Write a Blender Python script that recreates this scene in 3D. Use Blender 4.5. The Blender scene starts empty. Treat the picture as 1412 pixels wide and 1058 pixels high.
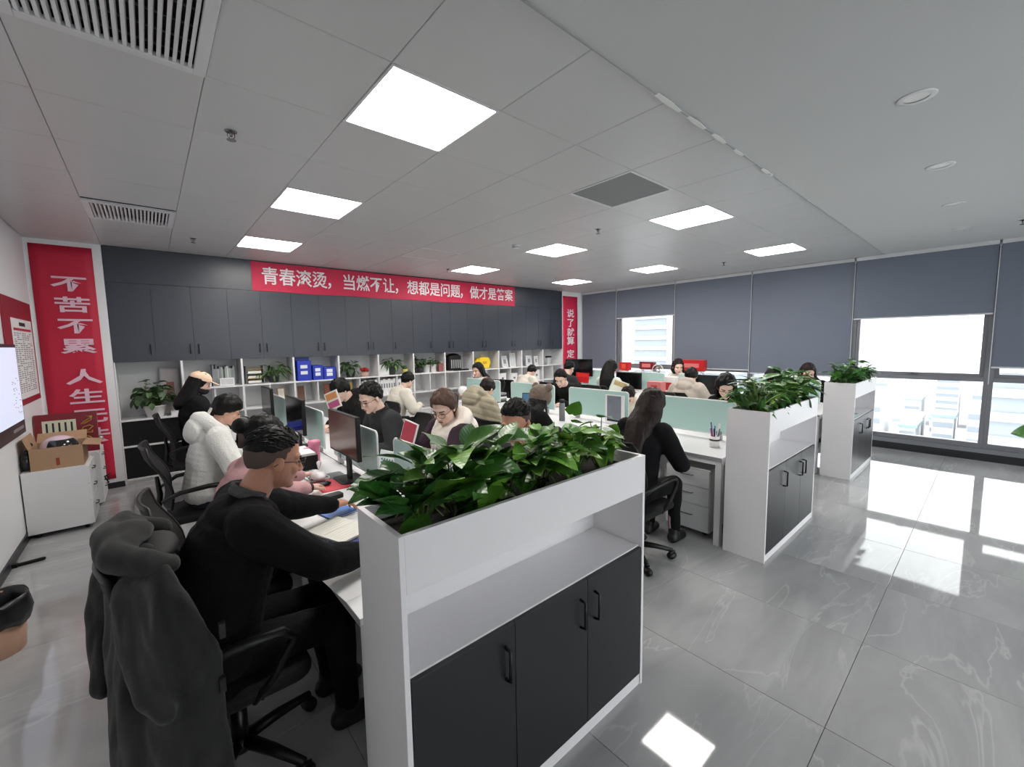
import bpy, bmesh, math, random
import numpy as np
from mathutils import Vector, Matrix, Euler, noise as mnoise

# ------------------------------------------------------------------ camera, sky, exposure
scene = bpy.context.scene
COL = scene.collection
PI = math.pi

CAM_H = 1.70
FPX = 578.859            # focal length in pixels of a 1412 px wide frame
YAW, PITCH, ROLL = 0.712493, -0.0961387, -0.0160166
def camera_axes():
    cy, sy, cp, sp = math.cos(YAW), math.sin(YAW), math.cos(PITCH), math.sin(PITCH)
    fw = Vector((sy*cp, cy*cp, sp)); rt = Vector((cy, -sy, 0)); up = rt.cross(fw)
    cr, sr = math.cos(ROLL), math.sin(ROLL)
    return rt*cr + up*sr, up*cr - rt*sr, fw
CR, CU, CF = camera_axes()
cam_data = bpy.data.cameras.new('camera')
cam_data.sensor_fit = 'HORIZONTAL'; cam_data.sensor_width = 36.0
cam_data.lens = FPX/1412*36.0; cam_data.clip_start = 0.05; cam_data.clip_end = 2000
cam = bpy.data.objects.new('camera', cam_data); COL.objects.link(cam)
M = Matrix.Identity(4)
for i in range(3):
    M[i][0] = CR[i]; M[i][1] = CU[i]; M[i][2] = -CF[i]
M.translation = Vector((0, 0, CAM_H))
cam.matrix_world = M
scene.camera = cam

world = bpy.data.worlds.new('sky'); scene.world = world; world.use_nodes = True
wn = world.node_tree.nodes
wn['Background'].inputs['Color'].default_value = (1.0, 0.985, 0.97, 1)
wn['Background'].inputs['Strength'].default_value = 2.5
LED_STRENGTH = 12.0
scene.view_settings.view_transform = 'Standard'
scene.view_settings.look = 'None'
scene.view_settings.gamma = 1.0
scene.view_settings.use_curve_mapping = False
scene.view_settings.exposure = 1.1

# ------------------------------------------------------------------ helpers
def ray(px, py):
    return CF + CR*((px-706)/FPX) - CU*((py-529)/FPX)
def on_x(px, py, X):
    d = ray(px, py); return Vector((0, 0, CAM_H)) + d*(X/d.x)
def on_y(px, py, Y):
    d = ray(px, py); return Vector((0, 0, CAM_H)) + d*(Y/d.y)
def on_z(px, py, Z):
    d = ray(px, py); return Vector((0, 0, CAM_H)) + d*((Z-CAM_H)/d.z)

def lin(c):
    out = []
    for v in c[:3]:
        v /= 255.0
        out.append(v/12.92 if v <= 0.04045 else ((v+0.055)/1.055)**2.4)
    return (*out, 1.0)

MATS = {}
def mat(name, rgb, rough=0.5, metal=0.0, spec=0.5, bump=None, vary=None, emit=None, alpha=None, sheen=0.0, coat=0.0, trans=0.0):
    """plain procedural material; bump=(scale,strength); vary=(scale,amount) gives a soft tonal variation"""
    if name in MATS: return MATS[name]
    m = bpy.data.materials.new(name); m.use_nodes = True; MATS[name] = m
    nt = m.node_tree; b = nt.nodes['Principled BSDF']
    col = lin(rgb)
    b.inputs['Base Color'].default_value = col
    b.inputs['Roughness'].default_value = rough
    b.inputs['Metallic'].default_value = metal
    b.inputs['Specular IOR Level'].default_value = spec
    if sheen: b.inputs['Sheen Weight'].default_value = sheen
    if coat: b.inputs['Coat Weight'].default_value = coat; b.inputs['Coat Roughness'].default_value = 0.1
    if trans: b.inputs['Transmission Weight'].default_value = trans
    if emit:
        b.inputs['Emission Color'].default_value = lin(emit[0]); b.inputs['Emission Strength'].default_value = emit[1]
    if bump or vary:
        tc = nt.nodes.new('ShaderNodeTexCoord')
    if vary:
        n = nt.nodes.new('ShaderNodeTexNoise'); n.inputs['Scale'].default_value = vary[0]; n.inputs['Detail'].default_value = 4
        nt.links.new(tc.outputs['Object'], n.inputs['Vector'])
        mx = nt.nodes.new('ShaderNodeMix'); mx.data_type = 'RGBA'
        a = vary[1]
        mx.inputs['A'].default_value = tuple(max(0, c*(1-a)) for c in col[:3])+(1,)
        mx.inputs['B'].default_value = tuple(min(1, c*(1+a)) for c in col[:3])+(1,)
        nt.links.new(n.outputs['Fac'], mx.inputs['Factor'])
        nt.links.new(mx.outputs['Result'], b.inputs['Base Color'])
    if bump:
        n2 = nt.nodes.new('ShaderNodeTexNoise'); n2.inputs['Scale'].default_value = bump[0]; n2.inputs['Detail'].default_value = 5
        nt.links.new(tc.outputs['Object'], n2.inputs['Vector'])
        bp = nt.nodes.new('ShaderNodeBump'); bp.inputs['Strength'].default_value = bump[1]; bp.inputs['Distance'].default_value = 0.01
        nt.links.new(n2.outputs['Fac'], bp.inputs['Height']); nt.links.new(bp.outputs['Normal'], b.inputs['Normal'])
    return m

class MB:
    """collects shapes into one mesh"""
    def __init__(s): s.v = []; s.f = []
    def add(s, vs, fs):
        o = len(s.v); s.v.extend([tuple(p) for p in vs]); s.f.extend([tuple(i+o for i in q) for q in fs]); return s
    def box(s, x0, x1, y0, y1, z0, z1, T=None):
        vs = [Vector(p) for p in ((x0,y0,z0),(x1,y0,z0),(x1,y1,z0),(x0,y1,z0),(x0,y0,z1),(x1,y0,z1),(x1,y1,z1),(x0,y1,z1))]
        if T: vs = [T @ p for p in vs]
        return s.add(vs, [(0,3,2,1),(4,5,6,7),(0,1,5,4),(1,2,6,5),(2,3,7,6),(3,0,4,7)])
    def cap(s, a, b, ra, rb, n=12, k=3, sy=1.0, side=None):
        """tapered capsule from a to b; sy flattens it along `side`"""
        a = Vector(a); b = Vector(b); d = b-a; L = d.length
        if L < 1e-6: d = Vector((0,0,1))
        else: d = d/L
        if side is None:
            side = Vector((0,1,0)) if abs(d.y) < 0.9 else Vector((1,0,0))
        else: side = Vector(side)
        u = (side - d*side.dot(d)).normalized(); w = d.cross(u)
        rings = []
        for i in range(k): 
            t = (i+0.35)/k*PI/2; rings.append((a - d*ra*math.cos(t), ra*math.sin(t)))
        rings.append((a, ra)); rings.append((b, rb))
        for i in range(k-1, -1, -1):
            t = (i+0.35)/k*PI/2; rings.append((b + d*rb*math.cos(t), rb*math.sin(t)))
        vs = []; fs = []
        for c, r in rings:
            for j in range(n):
                t = 2*PI*j/n; vs.append(c + u*(r*sy*math.cos(t)) + w*(r*math.sin(t)))
        m = len(rings)
        for i in range(m-1):
            for j in range(n):
                fs.append((i*n+j, i*n+(j+1)%n, (i+1)*n+(j+1)%n, (i+1)*n+j))
        fs.append(tuple(range(n-1, -1, -1))); fs.append(tuple(range((m-1)*n, m*n)))
        return s.add(vs, fs)
    def chain(s, pts, rs, n=12, sy=1.0, side=None, k=3):
        for i in range(len(pts)-1): s.cap(pts[i], pts[i+1], rs[i], rs[i+1], n, k, sy, side)
        return s
    def tube(s, pts, r, n=8, closed=False):
        """swept tube with flat ends"""
        pts = [Vector(p) for p in pts]; m = len(pts); vs = []; fs = []
        rr = r if isinstance(r, (list, tuple)) else [r]*m
        prev = None
        for i, p in enumerate(pts):
            if closed: d = pts[(i+1) % m] - pts[i-1]
            else: d = pts[min(i+1, m-1)] - pts[max(i-1, 0)]
            d.normalize()
            if prev is None:
                u = d.orthogonal().normalized()
            else:
                u = (prev - d*prev.dot(d)).normalized()
            prev = u; w = d.cross(u)
            for j in range(n):
                t = 2*PI*j/n; vs.append(p + u*rr[i]*math.cos(t) + w*rr[i]*math.sin(t))
        for i in range(m if closed else m-1):
            i2 = (i+1) % m
            for j in range(n):
                fs.append((i*n+j, i*n+(j+1)%n, i2*n+(j+1)%n, i2*n+j))
        if not closed:
            fs.append(tuple(range(n-1, -1, -1))); fs.append(tuple(range((m-1)*n, m*n)))
        return s.add(vs, fs)
    def ell(s, c, r, R=None, n=16, m=10):
        c = Vector(c); vs = []; fs = []
        for i in range(m+1):
            t = PI*(i if 0 < i < m else (0.02 if i == 0 else m-0.02))/m
            for j in range(n):
                p = 2*PI*j/n
                q = Vector((r[0]*math.sin(t)*math.cos(p), r[1]*math.sin(t)*math.sin(p), r[2]*math.cos(t)))
                if R is not None: q = R @ q
                vs.append(c+q)
        for i in range(m):
            for j in range(n):
                fs.append((i*n+j, (i+1)*n+j, (i+1)*n+(j+1)%n, i*n+(j+1)%n))
        fs.append(tuple(range(n))); fs.append(tuple(range((m+1)*n-1, m*n-1, -1)))
        return s.add(vs, fs)
    def lathe(s, prof, n=20, c=(0,0,0), cap0=True, cap1=True):
        """prof: list of (r,z) from bottom to top around z axis at c"""
        vs = []; fs = []; m = len(prof)
        for r, z in prof:
            for j in range(n):
                t = 2*PI*j/n; vs.append((c[0]+r*math.cos(t), c[1]+r*math.sin(t), c[2]+z))
        for i in range(m-1):
            for j in range(n):
                fs.append((i*n+j, i*n+(j+1)%n, (i+1)*n+(j+1)%n, (i+1)*n+j))
        if cap0: fs.append(tuple(range(n-1, -1, -1)))
        if cap1: fs.append(tuple(range((m-1)*n, m*n)))
        return s.add(vs, fs)
    def prism(s, poly, z0, z1, T=None):
        """polygon in xy extruded z0..z1"""
        n = len(poly); vs = [Vector((x,y,z0)) for x,y in poly] + [Vector((x,y,z1)) for x,y in poly]
        if T: vs = [T @ p for p in vs]
        fs = [tuple(range(n-1,-1,-1)), tuple(range(n, 2*n))] + [(i,(i+1)%n,n+(i+1)%n,n+i) for i in range(n)]
        return s.add(vs, fs)
    def rbox(s, x0, x1, y0, y1, z0, z1, r=0.02, k=3, T=None):
        """box with rounded vertical edges (xy corners)"""
        pl = []
        for cx, cy, a0 in ((x1-r, y1-r, 0), (x0+r, y1-r, 90), (x0+r, y0+r, 180), (x1-r, y0+r, 270)):
            for i in range(k+1):
                t = math.radians(a0+90*i/k); pl.append((cx+r*math.cos(t), cy+r*math.sin(t)))
        return s.prism(pl, z0, z1, T)
    def xf(s, T):
        s.v = [tuple(T @ Vector(p)) for p in s.v]; return s
    def mesh(s, name, m=None, smooth=False):
        me = bpy.data.meshes.new(name); me.from_pydata(s.v, [], s.f)
        if m is not None: me.materials.append(m)
        if smooth: me.polygons.foreach_set('use_smooth', [True]*len(me.polygons))
        me.update(); return me
    def build(s, name, m, parent=None, smooth=False, bevel=0.0, seg=2, autos=None):
        me = s.mesh(name, m, smooth or autos is not None)
        o = bpy.data.objects.new(name, me); COL.objects.link(o)
        if parent is not None: o.parent = parent
        if autos is not None:
            me.set_sharp_from_angle(angle=math.radians(autos))
        if bevel:
            b = o.modifiers.new('bevel', 'BEVEL'); b.width = bevel; b.segments = seg; b.limit_method = 'ANGLE'; b.angle_limit = math.radians(40)
        return o

def inst(name, me, parent=None, loc=(0,0,0), rot=(0,0,0), scale=(1,1,1), matrix=None):
    o = bpy.data.objects.new(name, me); COL.objects.link(o)
    if parent is not None: o.parent = parent
    if matrix is not None: o.matrix_basis = matrix
    else: o.location = loc; o.rotation_euler = rot; o.scale = scale
    return o
def tag(o, label=None, cat=None, group=None, kind=None):
    if label: o['label'] = label
    if cat: o['category'] = cat
    if group: o['group'] = group
    if kind: o['kind'] = kind
    return o
def thing(name, label, cat, loc=(0,0,0), rz=0.0, group=None):
    o = bpy.data.objects.new(name, None); COL.objects.link(o); o.empty_display_size = 0.1
    o.location = loc; o.rotation_euler = (0,0,rz)
    return tag(o, label, cat, group)
def struct(o): o['kind'] = 'structure'; return o
def copy_tree(o, parent=None):
    c = o.copy(); COL.objects.link(c); c.parent = parent
    for ch in list(o.children): copy_tree(ch, c)
    return c
ORD = ['first','second','third','fourth','fifth','sixth','seventh','eighth','ninth','tenth','eleventh','twelfth']

TEXTS = []      # text curves turned into meshes at the end
def text(name, body, size, m, parent, matrix, extrude=0.0006, bold=0.0, sx=1.0, sy=1.0, align='CENTER'):
    cu = bpy.data.curves.new(name, 'FONT'); cu.body = body; cu.size = size; cu.extrude = extrude; cu.offset = bold
    cu.align_x = align; cu.align_y = 'CENTER'; cu.materials.append(m); cu.resolution_u = 2
    o = bpy.data.objects.new(name, cu); COL.objects.link(o); o.parent = parent
    o.matrix_basis = matrix @ Matrix.Diagonal((sx, sy, 1, 1))
    TEXTS.append(o); return o
# orientation helpers: text plane facing -Y (reads along +X), facing +X, facing -X
FACE_NY = Matrix.Rotation(PI/2, 4, 'X')
FACE_PX = Matrix.Rotation(PI/2, 4, 'Z') @ Matrix.Rotation(PI/2, 4, 'X')
FACE_NX = Matrix.Rotation(-PI/2, 4, 'Z') @ Matrix.Rotation(PI/2, 4, 'X')

BAKES = []      # (object, [(MB, voxel, smooth_iterations)], displacement function)
def bake(name, groups, m, parent=None, disp=None):
    me = bpy.data.meshes.new(name); me.materials.append(m)
    o = bpy.data.objects.new(name, me); COL.objects.link(o)
    if parent is not None: o.parent = parent
    tmp = []
    for mb, vox, it in groups:
        tme = mb.mesh('tmp'); to = bpy.data.objects.new('tmp', tme); COL.objects.link(to)
        r = to.modifiers.new('r', 'REMESH'); r.mode = 'VOXEL'; r.voxel_size = vox; r.use_smooth_shade = True
        if it:
            sm = to.modifiers.new('s', 'SMOOTH'); sm.factor = 0.5; sm.iterations = it
        tmp.append(to)
    BAKES.append((o, tmp, disp)); return o
def run_bakes():
    dg = bpy.context.evaluated_depsgraph_get(); dg.update()
    for o, tmps, disp in BAKES:
        V = []; F = []; off = 0
        for to in tmps:
            me = to.evaluated_get(dg).to_mesh()
            n = len(me.vertices); co = np.empty(n*3, np.float32); me.vertices.foreach_get('co', co); co = co.reshape(-1, 3)
            if disp is not None:
                no = np.empty(n*3, np.float32); me.vertices.foreach_get('normal', no); no = no.reshape(-1, 3)
                co = co + no*disp(co)[:, None]
            ls = np.empty(len(me.polygons), np.int32); me.polygons.foreach_get('loop_total', ls)
            lv = np.empty(len(me.loops), np.int32); me.loops.foreach_get('vertex_index', lv)
            V.append(co); F.append((ls, lv+off)); off += n
            to.evaluated_get(dg).to_mesh_clear()
        V = np.concatenate(V); ls = np.concatenate([a for a, b in F]); lv = np.concatenate([b for a, b in F])
        me = o.data
        me.vertices.add(len(V)); me.vertices.foreach_set('co', V.ravel())
        me.loops.add(len(lv)); me.loops.foreach_set('vertex_index', lv)
        me.polygons.add(len(ls)); st = np.concatenate([[0], np.cumsum(ls)[:-1]]).astype(np.int32)
        me.polygons.foreach_set('loop_start', st)
        me.polygons.foreach_set('use_smooth', np.ones(len(ls), bool))
        me.update(calc_edges=True); me.validate()
    for o, tmps, disp in BAKES:
        for to in tmps:
            d = to.data; bpy.data.objects.remove(to); bpy.data.meshes.remove(d)
    for t in TEXTS:
        me = bpy.data.meshes.new_from_object(t.evaluated_get(dg)); me.name = t.name
        nm = t.name; p = t.parent; mb = t.matrix_basis.copy()
        bpy.data.objects.remove(t)
        o = bpy.data.objects.new(nm, me); COL.objects.link(o); o.parent = p; o.matrix_basis = mb
def sinnoise(co, scale, seed=0):
    """cheap smooth 3-D noise in -1..1 for whole vertex arrays"""
    rs = np.random.RandomState(seed); out = np.zeros(len(co))
    for k in range(7):
        d = rs.normal(size=3); d /= np.linalg.norm(d); fq = scale*(0.6+0.9*rs.rand())
        d2 = rs.normal(size=3); 
        out += np.sin(co@d*fq*6.283 + rs.rand()*6.28 + 1.5*np.sin(co@d2*scale*3.0 + rs.rand()*6))
    return out/4.0

# ------------------------------------------------------------------ dimensions of the place (metres)
XL, XW = -0.94, 8.50           # left wall, window wall
YB = 7.03                      # front plane of the cabinet wall
YF = -3.2                      # wall behind the camera
HC = 2.935                     # ceiling
Y0 = 1.063                     # front of the planter cabinets

# ------------------------------------------------------------------ setting materials
def floor_material():
    m = bpy.data.materials.new('polished grey marble tile'); m.use_nodes = True; nt = m.node_tree; N = nt.nodes; L = nt.links
    b = N['Principled BSDF']
    g = N.new('ShaderNodeNewGeometry'); oi = N.new('ShaderNodeObjectInfo')
    mp = N.new('ShaderNodeMapping'); mp.inputs['Rotation'].default_value = (0, 0, -0.75); mp.inputs['Scale'].default_value = (0.5, 1.9, 1)
    add = N.new('ShaderNodeVectorMath'); add.operation = 'ADD'
    mul = N.new('ShaderNodeVectorMath'); mul.operation = 'SCALE'; mul.inputs['Scale'].default_value = 4.0
    cmb = N.new('ShaderNodeCombineXYZ')
    L.new(oi.outputs['Random'], cmb.inputs['Z']); L.new(cmb.outputs[0], mul.inputs[0])
    L.new(g.outputs['Position'], mp.inputs['Vector']); L.new(mp.outputs[0], add.inputs[0]); L.new(mul.outputs[0], add.inputs[1])
    n1 = N.new('ShaderNodeTexNoise'); n1.inputs['Scale'].default_value = 1.3; n1.inputs['Detail'].default_value = 8; n1.inputs['Roughness'].default_value = 0.6; n1.inputs['Distortion'].default_value = 0.8
    L.new(add.outputs[0], n1.inputs['Vector'])
    cr = N.new('ShaderNodeValToRGB')
    cr.color_ramp.elements[0].position = 0.28; cr.color_ramp.elements[0].color = lin((158,158,159))
    cr.color_ramp.elements[1].position = 0.72; cr.color_ramp.elements[1].color = lin((186,186,187))
    L.new(n1.outputs['Fac'], cr.inputs[0])
    # light veins
    n2 = N.new('ShaderNodeTexNoise'); n2.inputs['Scale'].default_value = 1.8; n2.inputs['Detail'].default_value = 5; n2.inputs['Distortion'].default_value = 0.7
    L.new(add.outputs[0], n2.inputs['Vector'])
    s1 = N.new('ShaderNodeMath'); s1.operation = 'SUBTRACT'; s1.inputs[1].default_value = 0.5; L.new(n2.outputs['Fac'], s1.inputs[0])
    s2 = N.new('ShaderNodeMath'); s2.operation = 'ABSOLUTE'; L.new(s1.outputs[0], s2.inputs[0])
    vr = N.new('ShaderNodeValToRGB'); vr.color_ramp.elements[0].position = 0.0; vr.color_ramp.elements[0].color = (1,1,1,1)
    vr.color_ramp.elements[1].position = 0.012; vr.color_ramp.elements[1].color = (0,0,0,1); L.new(s2.outputs[0], vr.inputs[0])
    n3 = N.new('ShaderNodeTexNoise'); n3.inputs['Scale'].default_value = 1.1; L.new(g.outputs['Position'], n3.inputs['Vector'])
    mm = N.new('ShaderNodeMath'); mm.operation = 'MULTIPLY'; L.new(vr.outputs[0], mm.inputs[0]); L.new(n3.outputs['Fac'], mm.inputs[1])
    mx = N.new('ShaderNodeMix'); mx.data_type = 'RGBA'; mx.inputs['B'].default_value = lin((202,202,203))
    L.new(mm.outputs[0], mx.inputs['Factor']); L.new(cr.outputs[0], mx.inputs['A']); L.new(mx.outputs['Result'], b.inputs['Base Color'])
    b.inputs['Roughness'].default_value = 0.04; b.inputs['Specular IOR Level'].default_value = 0.5
    # slight waviness of polished tiles
    n4 = N.new('ShaderNodeTexNoise'); n4.inputs['Scale'].default_value = 3.0; L.new(g.outputs['Position'], n4.inputs['Vector'])
    bp = N.new('ShaderNodeBump'); bp.inputs['Strength'].default_value = 0.012; bp.inputs['Distance'].default_value = 0.02
    L.new(n4.outputs['Fac'], bp.inputs['Height']); L.new(bp.outputs['Normal'], b.inputs['Normal'])
    return m
FLOOR = floor_material()
WALL = mat('white wall paint', (236,237,239), 0.6, bump=(180, 0.05))
PLASTER = mat('ceiling plaster', (206,207,208), 0.75, bump=(160, 0.08), vary=(0.7, 0.03))
CTILE = mat('satin white metal ceiling tile', (204,205,206), 0.36, spec=0.55, bump=(1.5, 0.012))
GROUT = mat('grey grout', (128,128,128), 0.8)
BASE = mat('dark baseboard', (38,39,44), 0.4)
FRAME = mat('aluminium window frame lightened for glare', (132,133,140), 0.4, metal=0.25)  # frame grey raised to imitate glare around the bright panes
def glass_material(name, tint, refl=0.06):
    m = bpy.data.materials.new(name); m.use_nodes = True; nt = m.node_tree; N = nt.nodes; L = nt.links
    N.remove(N['Principled BSDF']); out = N['Material Output']
    tr = N.new('ShaderNodeBsdfTransparent'); tr.inputs['Color'].default_value = tint
    gl = N.new('ShaderNodeBsdfGlossy'); gl.inputs['Roughness'].default_value = 0.02
    fr = N.new('ShaderNodeFresnel'); fr.inputs['IOR'].default_value = 1.45
    mx = N.new('ShaderNodeMixShader'); L.new(fr.outputs[0], mx.inputs[0]); L.new(tr.outputs[0], mx.inputs[1]); L.new(gl.outputs[0], mx.inputs[2])
    L.new(mx.outputs[0], out.inputs['Surface']); return m
GLASS = glass_material('window glass', (0.93, 0.96, 0.97, 1))

# ------------------------------------------------------------------ floor with single tiles
floor = struct(MB().box(XL-0.1, XW+0.1, YF-0.1, 7.5, -0.12, -0.012).build('floor', GROUT))
TX, TY = 0.785, 1.57
def clip_tile(x0, x1, y0, y1): return max(x0, XL), min(x1, XW), max(y0, YF), min(y1, 7.45)
full_tile = None
for i in range(-4, 9):
    for j in range(-3, 6):
        x0 = 2.12+i*TX; y0 = 0.395+j*TY
        a, b_, c, d = clip_tile(x0, x0+TX, y0, y0+TY)
        if b_-a < 0.02 or d-c < 0.02: continue
        g = 0.0012; hx, hy = (b_-a)/2-g, (d-c)/2-g
        whole = abs(hx*2+2*g-TX) < 1e-4 and abs(hy*2+2*g-TY) < 1e-4
        if whole and full_tile: me = full_tile
        else:
            e = 0.0012
            q = [(-hx,-hy),(hx,-hy),(hx,hy),(-hx,hy)]; q2 = [(-hx+e,-hy+e),(hx-e,-hy+e),(hx-e,hy-e),(-hx+e,hy-e)]
            vs = [(x,y,-0.012) for x,y in q]+[(x,y,-0.001) for x,y in q]+[(x,y,0) for x,y in q2]
            fs = [(3,2,1,0),(8,9,10,11)]+[(k,(k+1)%4,4+(k+1)%4,4+k) for k in range(4)]+[(4+k,4+(k+1)%4,8+(k+1)%4,8+k) for k in range(4)]
            me = MB().add(vs, fs).mesh('tile', FLOOR)
            if whole: full_tile = me
        inst('tile', me, floor, ((a+b_)/2, (c+d)/2, 0))

# ------------------------------------------------------------------ walls
wall_left = struct(MB().box(XL-0.15, XL, YF-0.15, 7.6, -0.12, HC+0.2).build('wall_left', WALL))
wb = MB().box(XL, XW+0.2, 7.42, 7.6, -0.12, HC+0.2)
wb.box(XL, -0.325, YB, 7.42, -0.12, HC+0.1)          # pier carrying the left banner
wb.box(7.735, XW+0.2, YB, 7.42, -0.12, HC+0.1)       # pier carrying the right banner
wall_back = struct(wb.build('wall_back', WALL))
wall_front = struct(MB().box(XL-0.15, XW+0.3, YF-0.15, YF, -0.12, 0.165).box(XL-0.15, XW+0.3, YF-0.15, YF, 2.86, HC+0.2).box(XL-0.15, -0.64+1.4735*1, YF-0.15, YF, 0.165, 2.86).box(XW-0.3, XW+0.3, YF-0.15, YF, 0.165, 2.86).build('wall_front', WALL))
# ceiling slab, tiles and plain plaster field over the corridor
ceiling = struct(MB().box(XL-0.15, XW+0.3, YF-0.15, 7.6, HC+0.03, HC+0.3).build('ceiling', mat('ceiling void', (70,70,72), 0.9)))
MB().box(XL, XW, YF, 1.192, HC-0.004, HC+0.03).build('plaster_field', PLASTER, ceiling)
struct(MB().box(XL, XW, 1.192, 1.2, HC-0.012, HC+0.02).build('trim_1', mat('ceiling edge trim', (168,169,170), 0.5)))
tr1 = bpy.data.objects['trim_1']; rt_ = random.Random(2)
for q in range(6):
    x_ = 1.9+q*0.36+rt_.uniform(-0.12, 0.12); l_ = rt_.uniform(0.06, 0.26)
    MB().prism([(x_, 1.190+rt_.uniform(-0.012, 0.002)), (x_+l_*0.5, 1.186+rt_.uniform(-0.01, 0)), (x_+l_, 1.190), (x_+l_*0.95, 1.205), (x_+l_*0.4, 1.209), (x_, 1.203)], HC-0.0155, HC-0.0125).build('peeled_tape', mat('white masking tape', (238,238,236), 0.5), tr1)
PXG, PYG = 0.6145, 0.6225
GX = lambda k: -0.322+PXG*k
GY = lambda k: 1.1985+PYG*k
LIGHTS = {(2,1),(2,4),(2,7),(7,1),(7,4),(7,7),(11,1),(11,4),(11,7)}
VENTS = {(0,1),(0,6)}; GRILL = {(5,1)}
tile_full = None
for i in range(-2, 15):
    for j in range(0, 10):
        if (i,j) in LIGHTS or (i,j) in VENTS or (i,j) in GRILL: continue
        x0, x1 = max(GX(i), XL+0.004), min(GX(i+1), XW-0.004); y0, y1 = GY(j), min(GY(j+1), YB)
        if x1-x0 < 0.03 or y1-y0 < 0.03: continue
        g, e = 0.0014, 0.0028; hx, hy = (x1-x0)/2-g, (y1-y0)/2-g
        whole = abs(x1-x0-PXG) < 1e-4 and abs(y1-y0-PYG) < 1e-4
        if whole and tile_full: me = tile_full
        else:
            q = [(-hx,-hy),(hx,-hy),(hx,hy),(-hx,hy)]; q2 = [(-hx+e,-hy+e),(hx-e,-hy+e),(hx-e,hy-e),(-hx+e,hy-e)]
            vs = [(x,y,0.02) for x,y in q]+[(x,y,0.0026) for x,y in q]+[(x,y,0) for x,y in q2]
            fs = [(0,1,2,3),(11,10,9,8)]+[(4+k,4+(k+1)%4,(k+1)%4,k) for k in range(4)]+[(8+k,8+(k+1)%4,4+(k+1)%4,4+k) for k in range(4)]
            me = MB().add(vs, fs).mesh('ceiling_tile', CTILE)
            if whole: tile_full = me
        o = inst('ceiling_tile', me, ceiling, ((x0+x1)/2, (y0+y1)/2, HC))
struct(MB().box(XL, -0.33, YB-0.012, YB, 0, 0.07).build('baseboard_back', BASE))
struct(MB().box(XL, XL+0.012, YF, YB-0.012, 0, 0.075).build('baseboard_left', BASE))

# ------------------------------------------------------------------ window wall
YS = [7.03, 5.96, 4.50, 3.02, 1.535, 0.06, -1.42, -2.9]     # mullion lines
ww = MB().box(XW, XW+0.16, YF, 7.6, -0.12, 0.12)              # plinth
ww.box(XW, XW+0.16, YF, 7.6, 2.86, HC+0.2).box(XW, XW+0.16, 6.98, 7.6, 0.12, 2.86).box(XW, XW+0.16, YF, -2.92, 0.12, 2.86)
wall_right = struct(ww.build('wall_right', WALL))
struct(MB().box(XW-0.03, XW, YF, YB, 0, 0.105).build('baseboard_right', BASE))
struct(MB().box(XW-0.03, XW+0.03, YF, YB, 0.105, 0.165).build('trim_2', mat('brushed sill', (150,152,158), 0.35, metal=0.5)))
def window(idx, ya, yb):
    """ya > yb ; frame with transom at 1.13 m, two panes, opening sash above"""
    w = bpy.data.objects.new('window_%d' % idx, None); COL.objects.link(w); struct(w)
    w.location = (XW+0.05, (ya+yb)/2, 0)
    h = (ya-yb)/2
    f = MB(); t = 0.045
    f.box(-0.05, 0.06, -h, -h+t, 0.165, 2.86).box(-0.05, 0.06, h-t, h, 0.165, 2.86)
    f.box(-0.05, 0.06, -h+t, h-t, 0.165, 0.235).box(-0.05, 0.06, -h+t, h-t, 2.80, 2.86).box(-0.055, 0.06, -h+t, h-t, 1.075, 1.135)
    f.build('window_frame', FRAME, w, bevel=0.004)
    s = MB(); z0, z1 = 1.135, 2.80; q = 0.045; a = h-t
    s.box(-0.03, 0.03, -a, -a+q, z0, z1).box(-0.03, 0.03, a-q, a, z0, z1).box(-0.03, 0.03, -a+q, a-q, z0, z0+q).box(-0.03, 0.03, -a+q, a-q, z1-q, z1)
    sash = s.build('sash', FRAME, w, bevel=0.003)
    MB().box(0.0, 0.008, -a+q, a-q, z0+q, z1-q).build('pane', GLASS, sash)
    MB().box(0.0, 0.008, -a, a, 0.235, 1.075).build('pane', GLASS, w)
    hd = MB().box(-0.062, -0.05, -0.06, 0.06, 1.138, 1.16).box(-0.075, -0.062, -0.01, 0.07, 1.165, 1.18).box(-0.075, -0.05, -0.012, 0.012, 1.15, 1.18)
    hd.build('window_handle', mat('grey handle', (120,122,126), 0.35, metal=0.6), sash)
    return w
for k in range(7): window(k+1, YS[k], YS[k+1])

for k in range(1, 6):
    w = window(8+k-1, 0.735, -0.735); w.rotation_euler = (0, 0, -PI/2); w.location = (-0.64+0.735+1.4735*k, YF-0.05, 0)
    w.scale = (1, 1.0025, 1)
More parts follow.
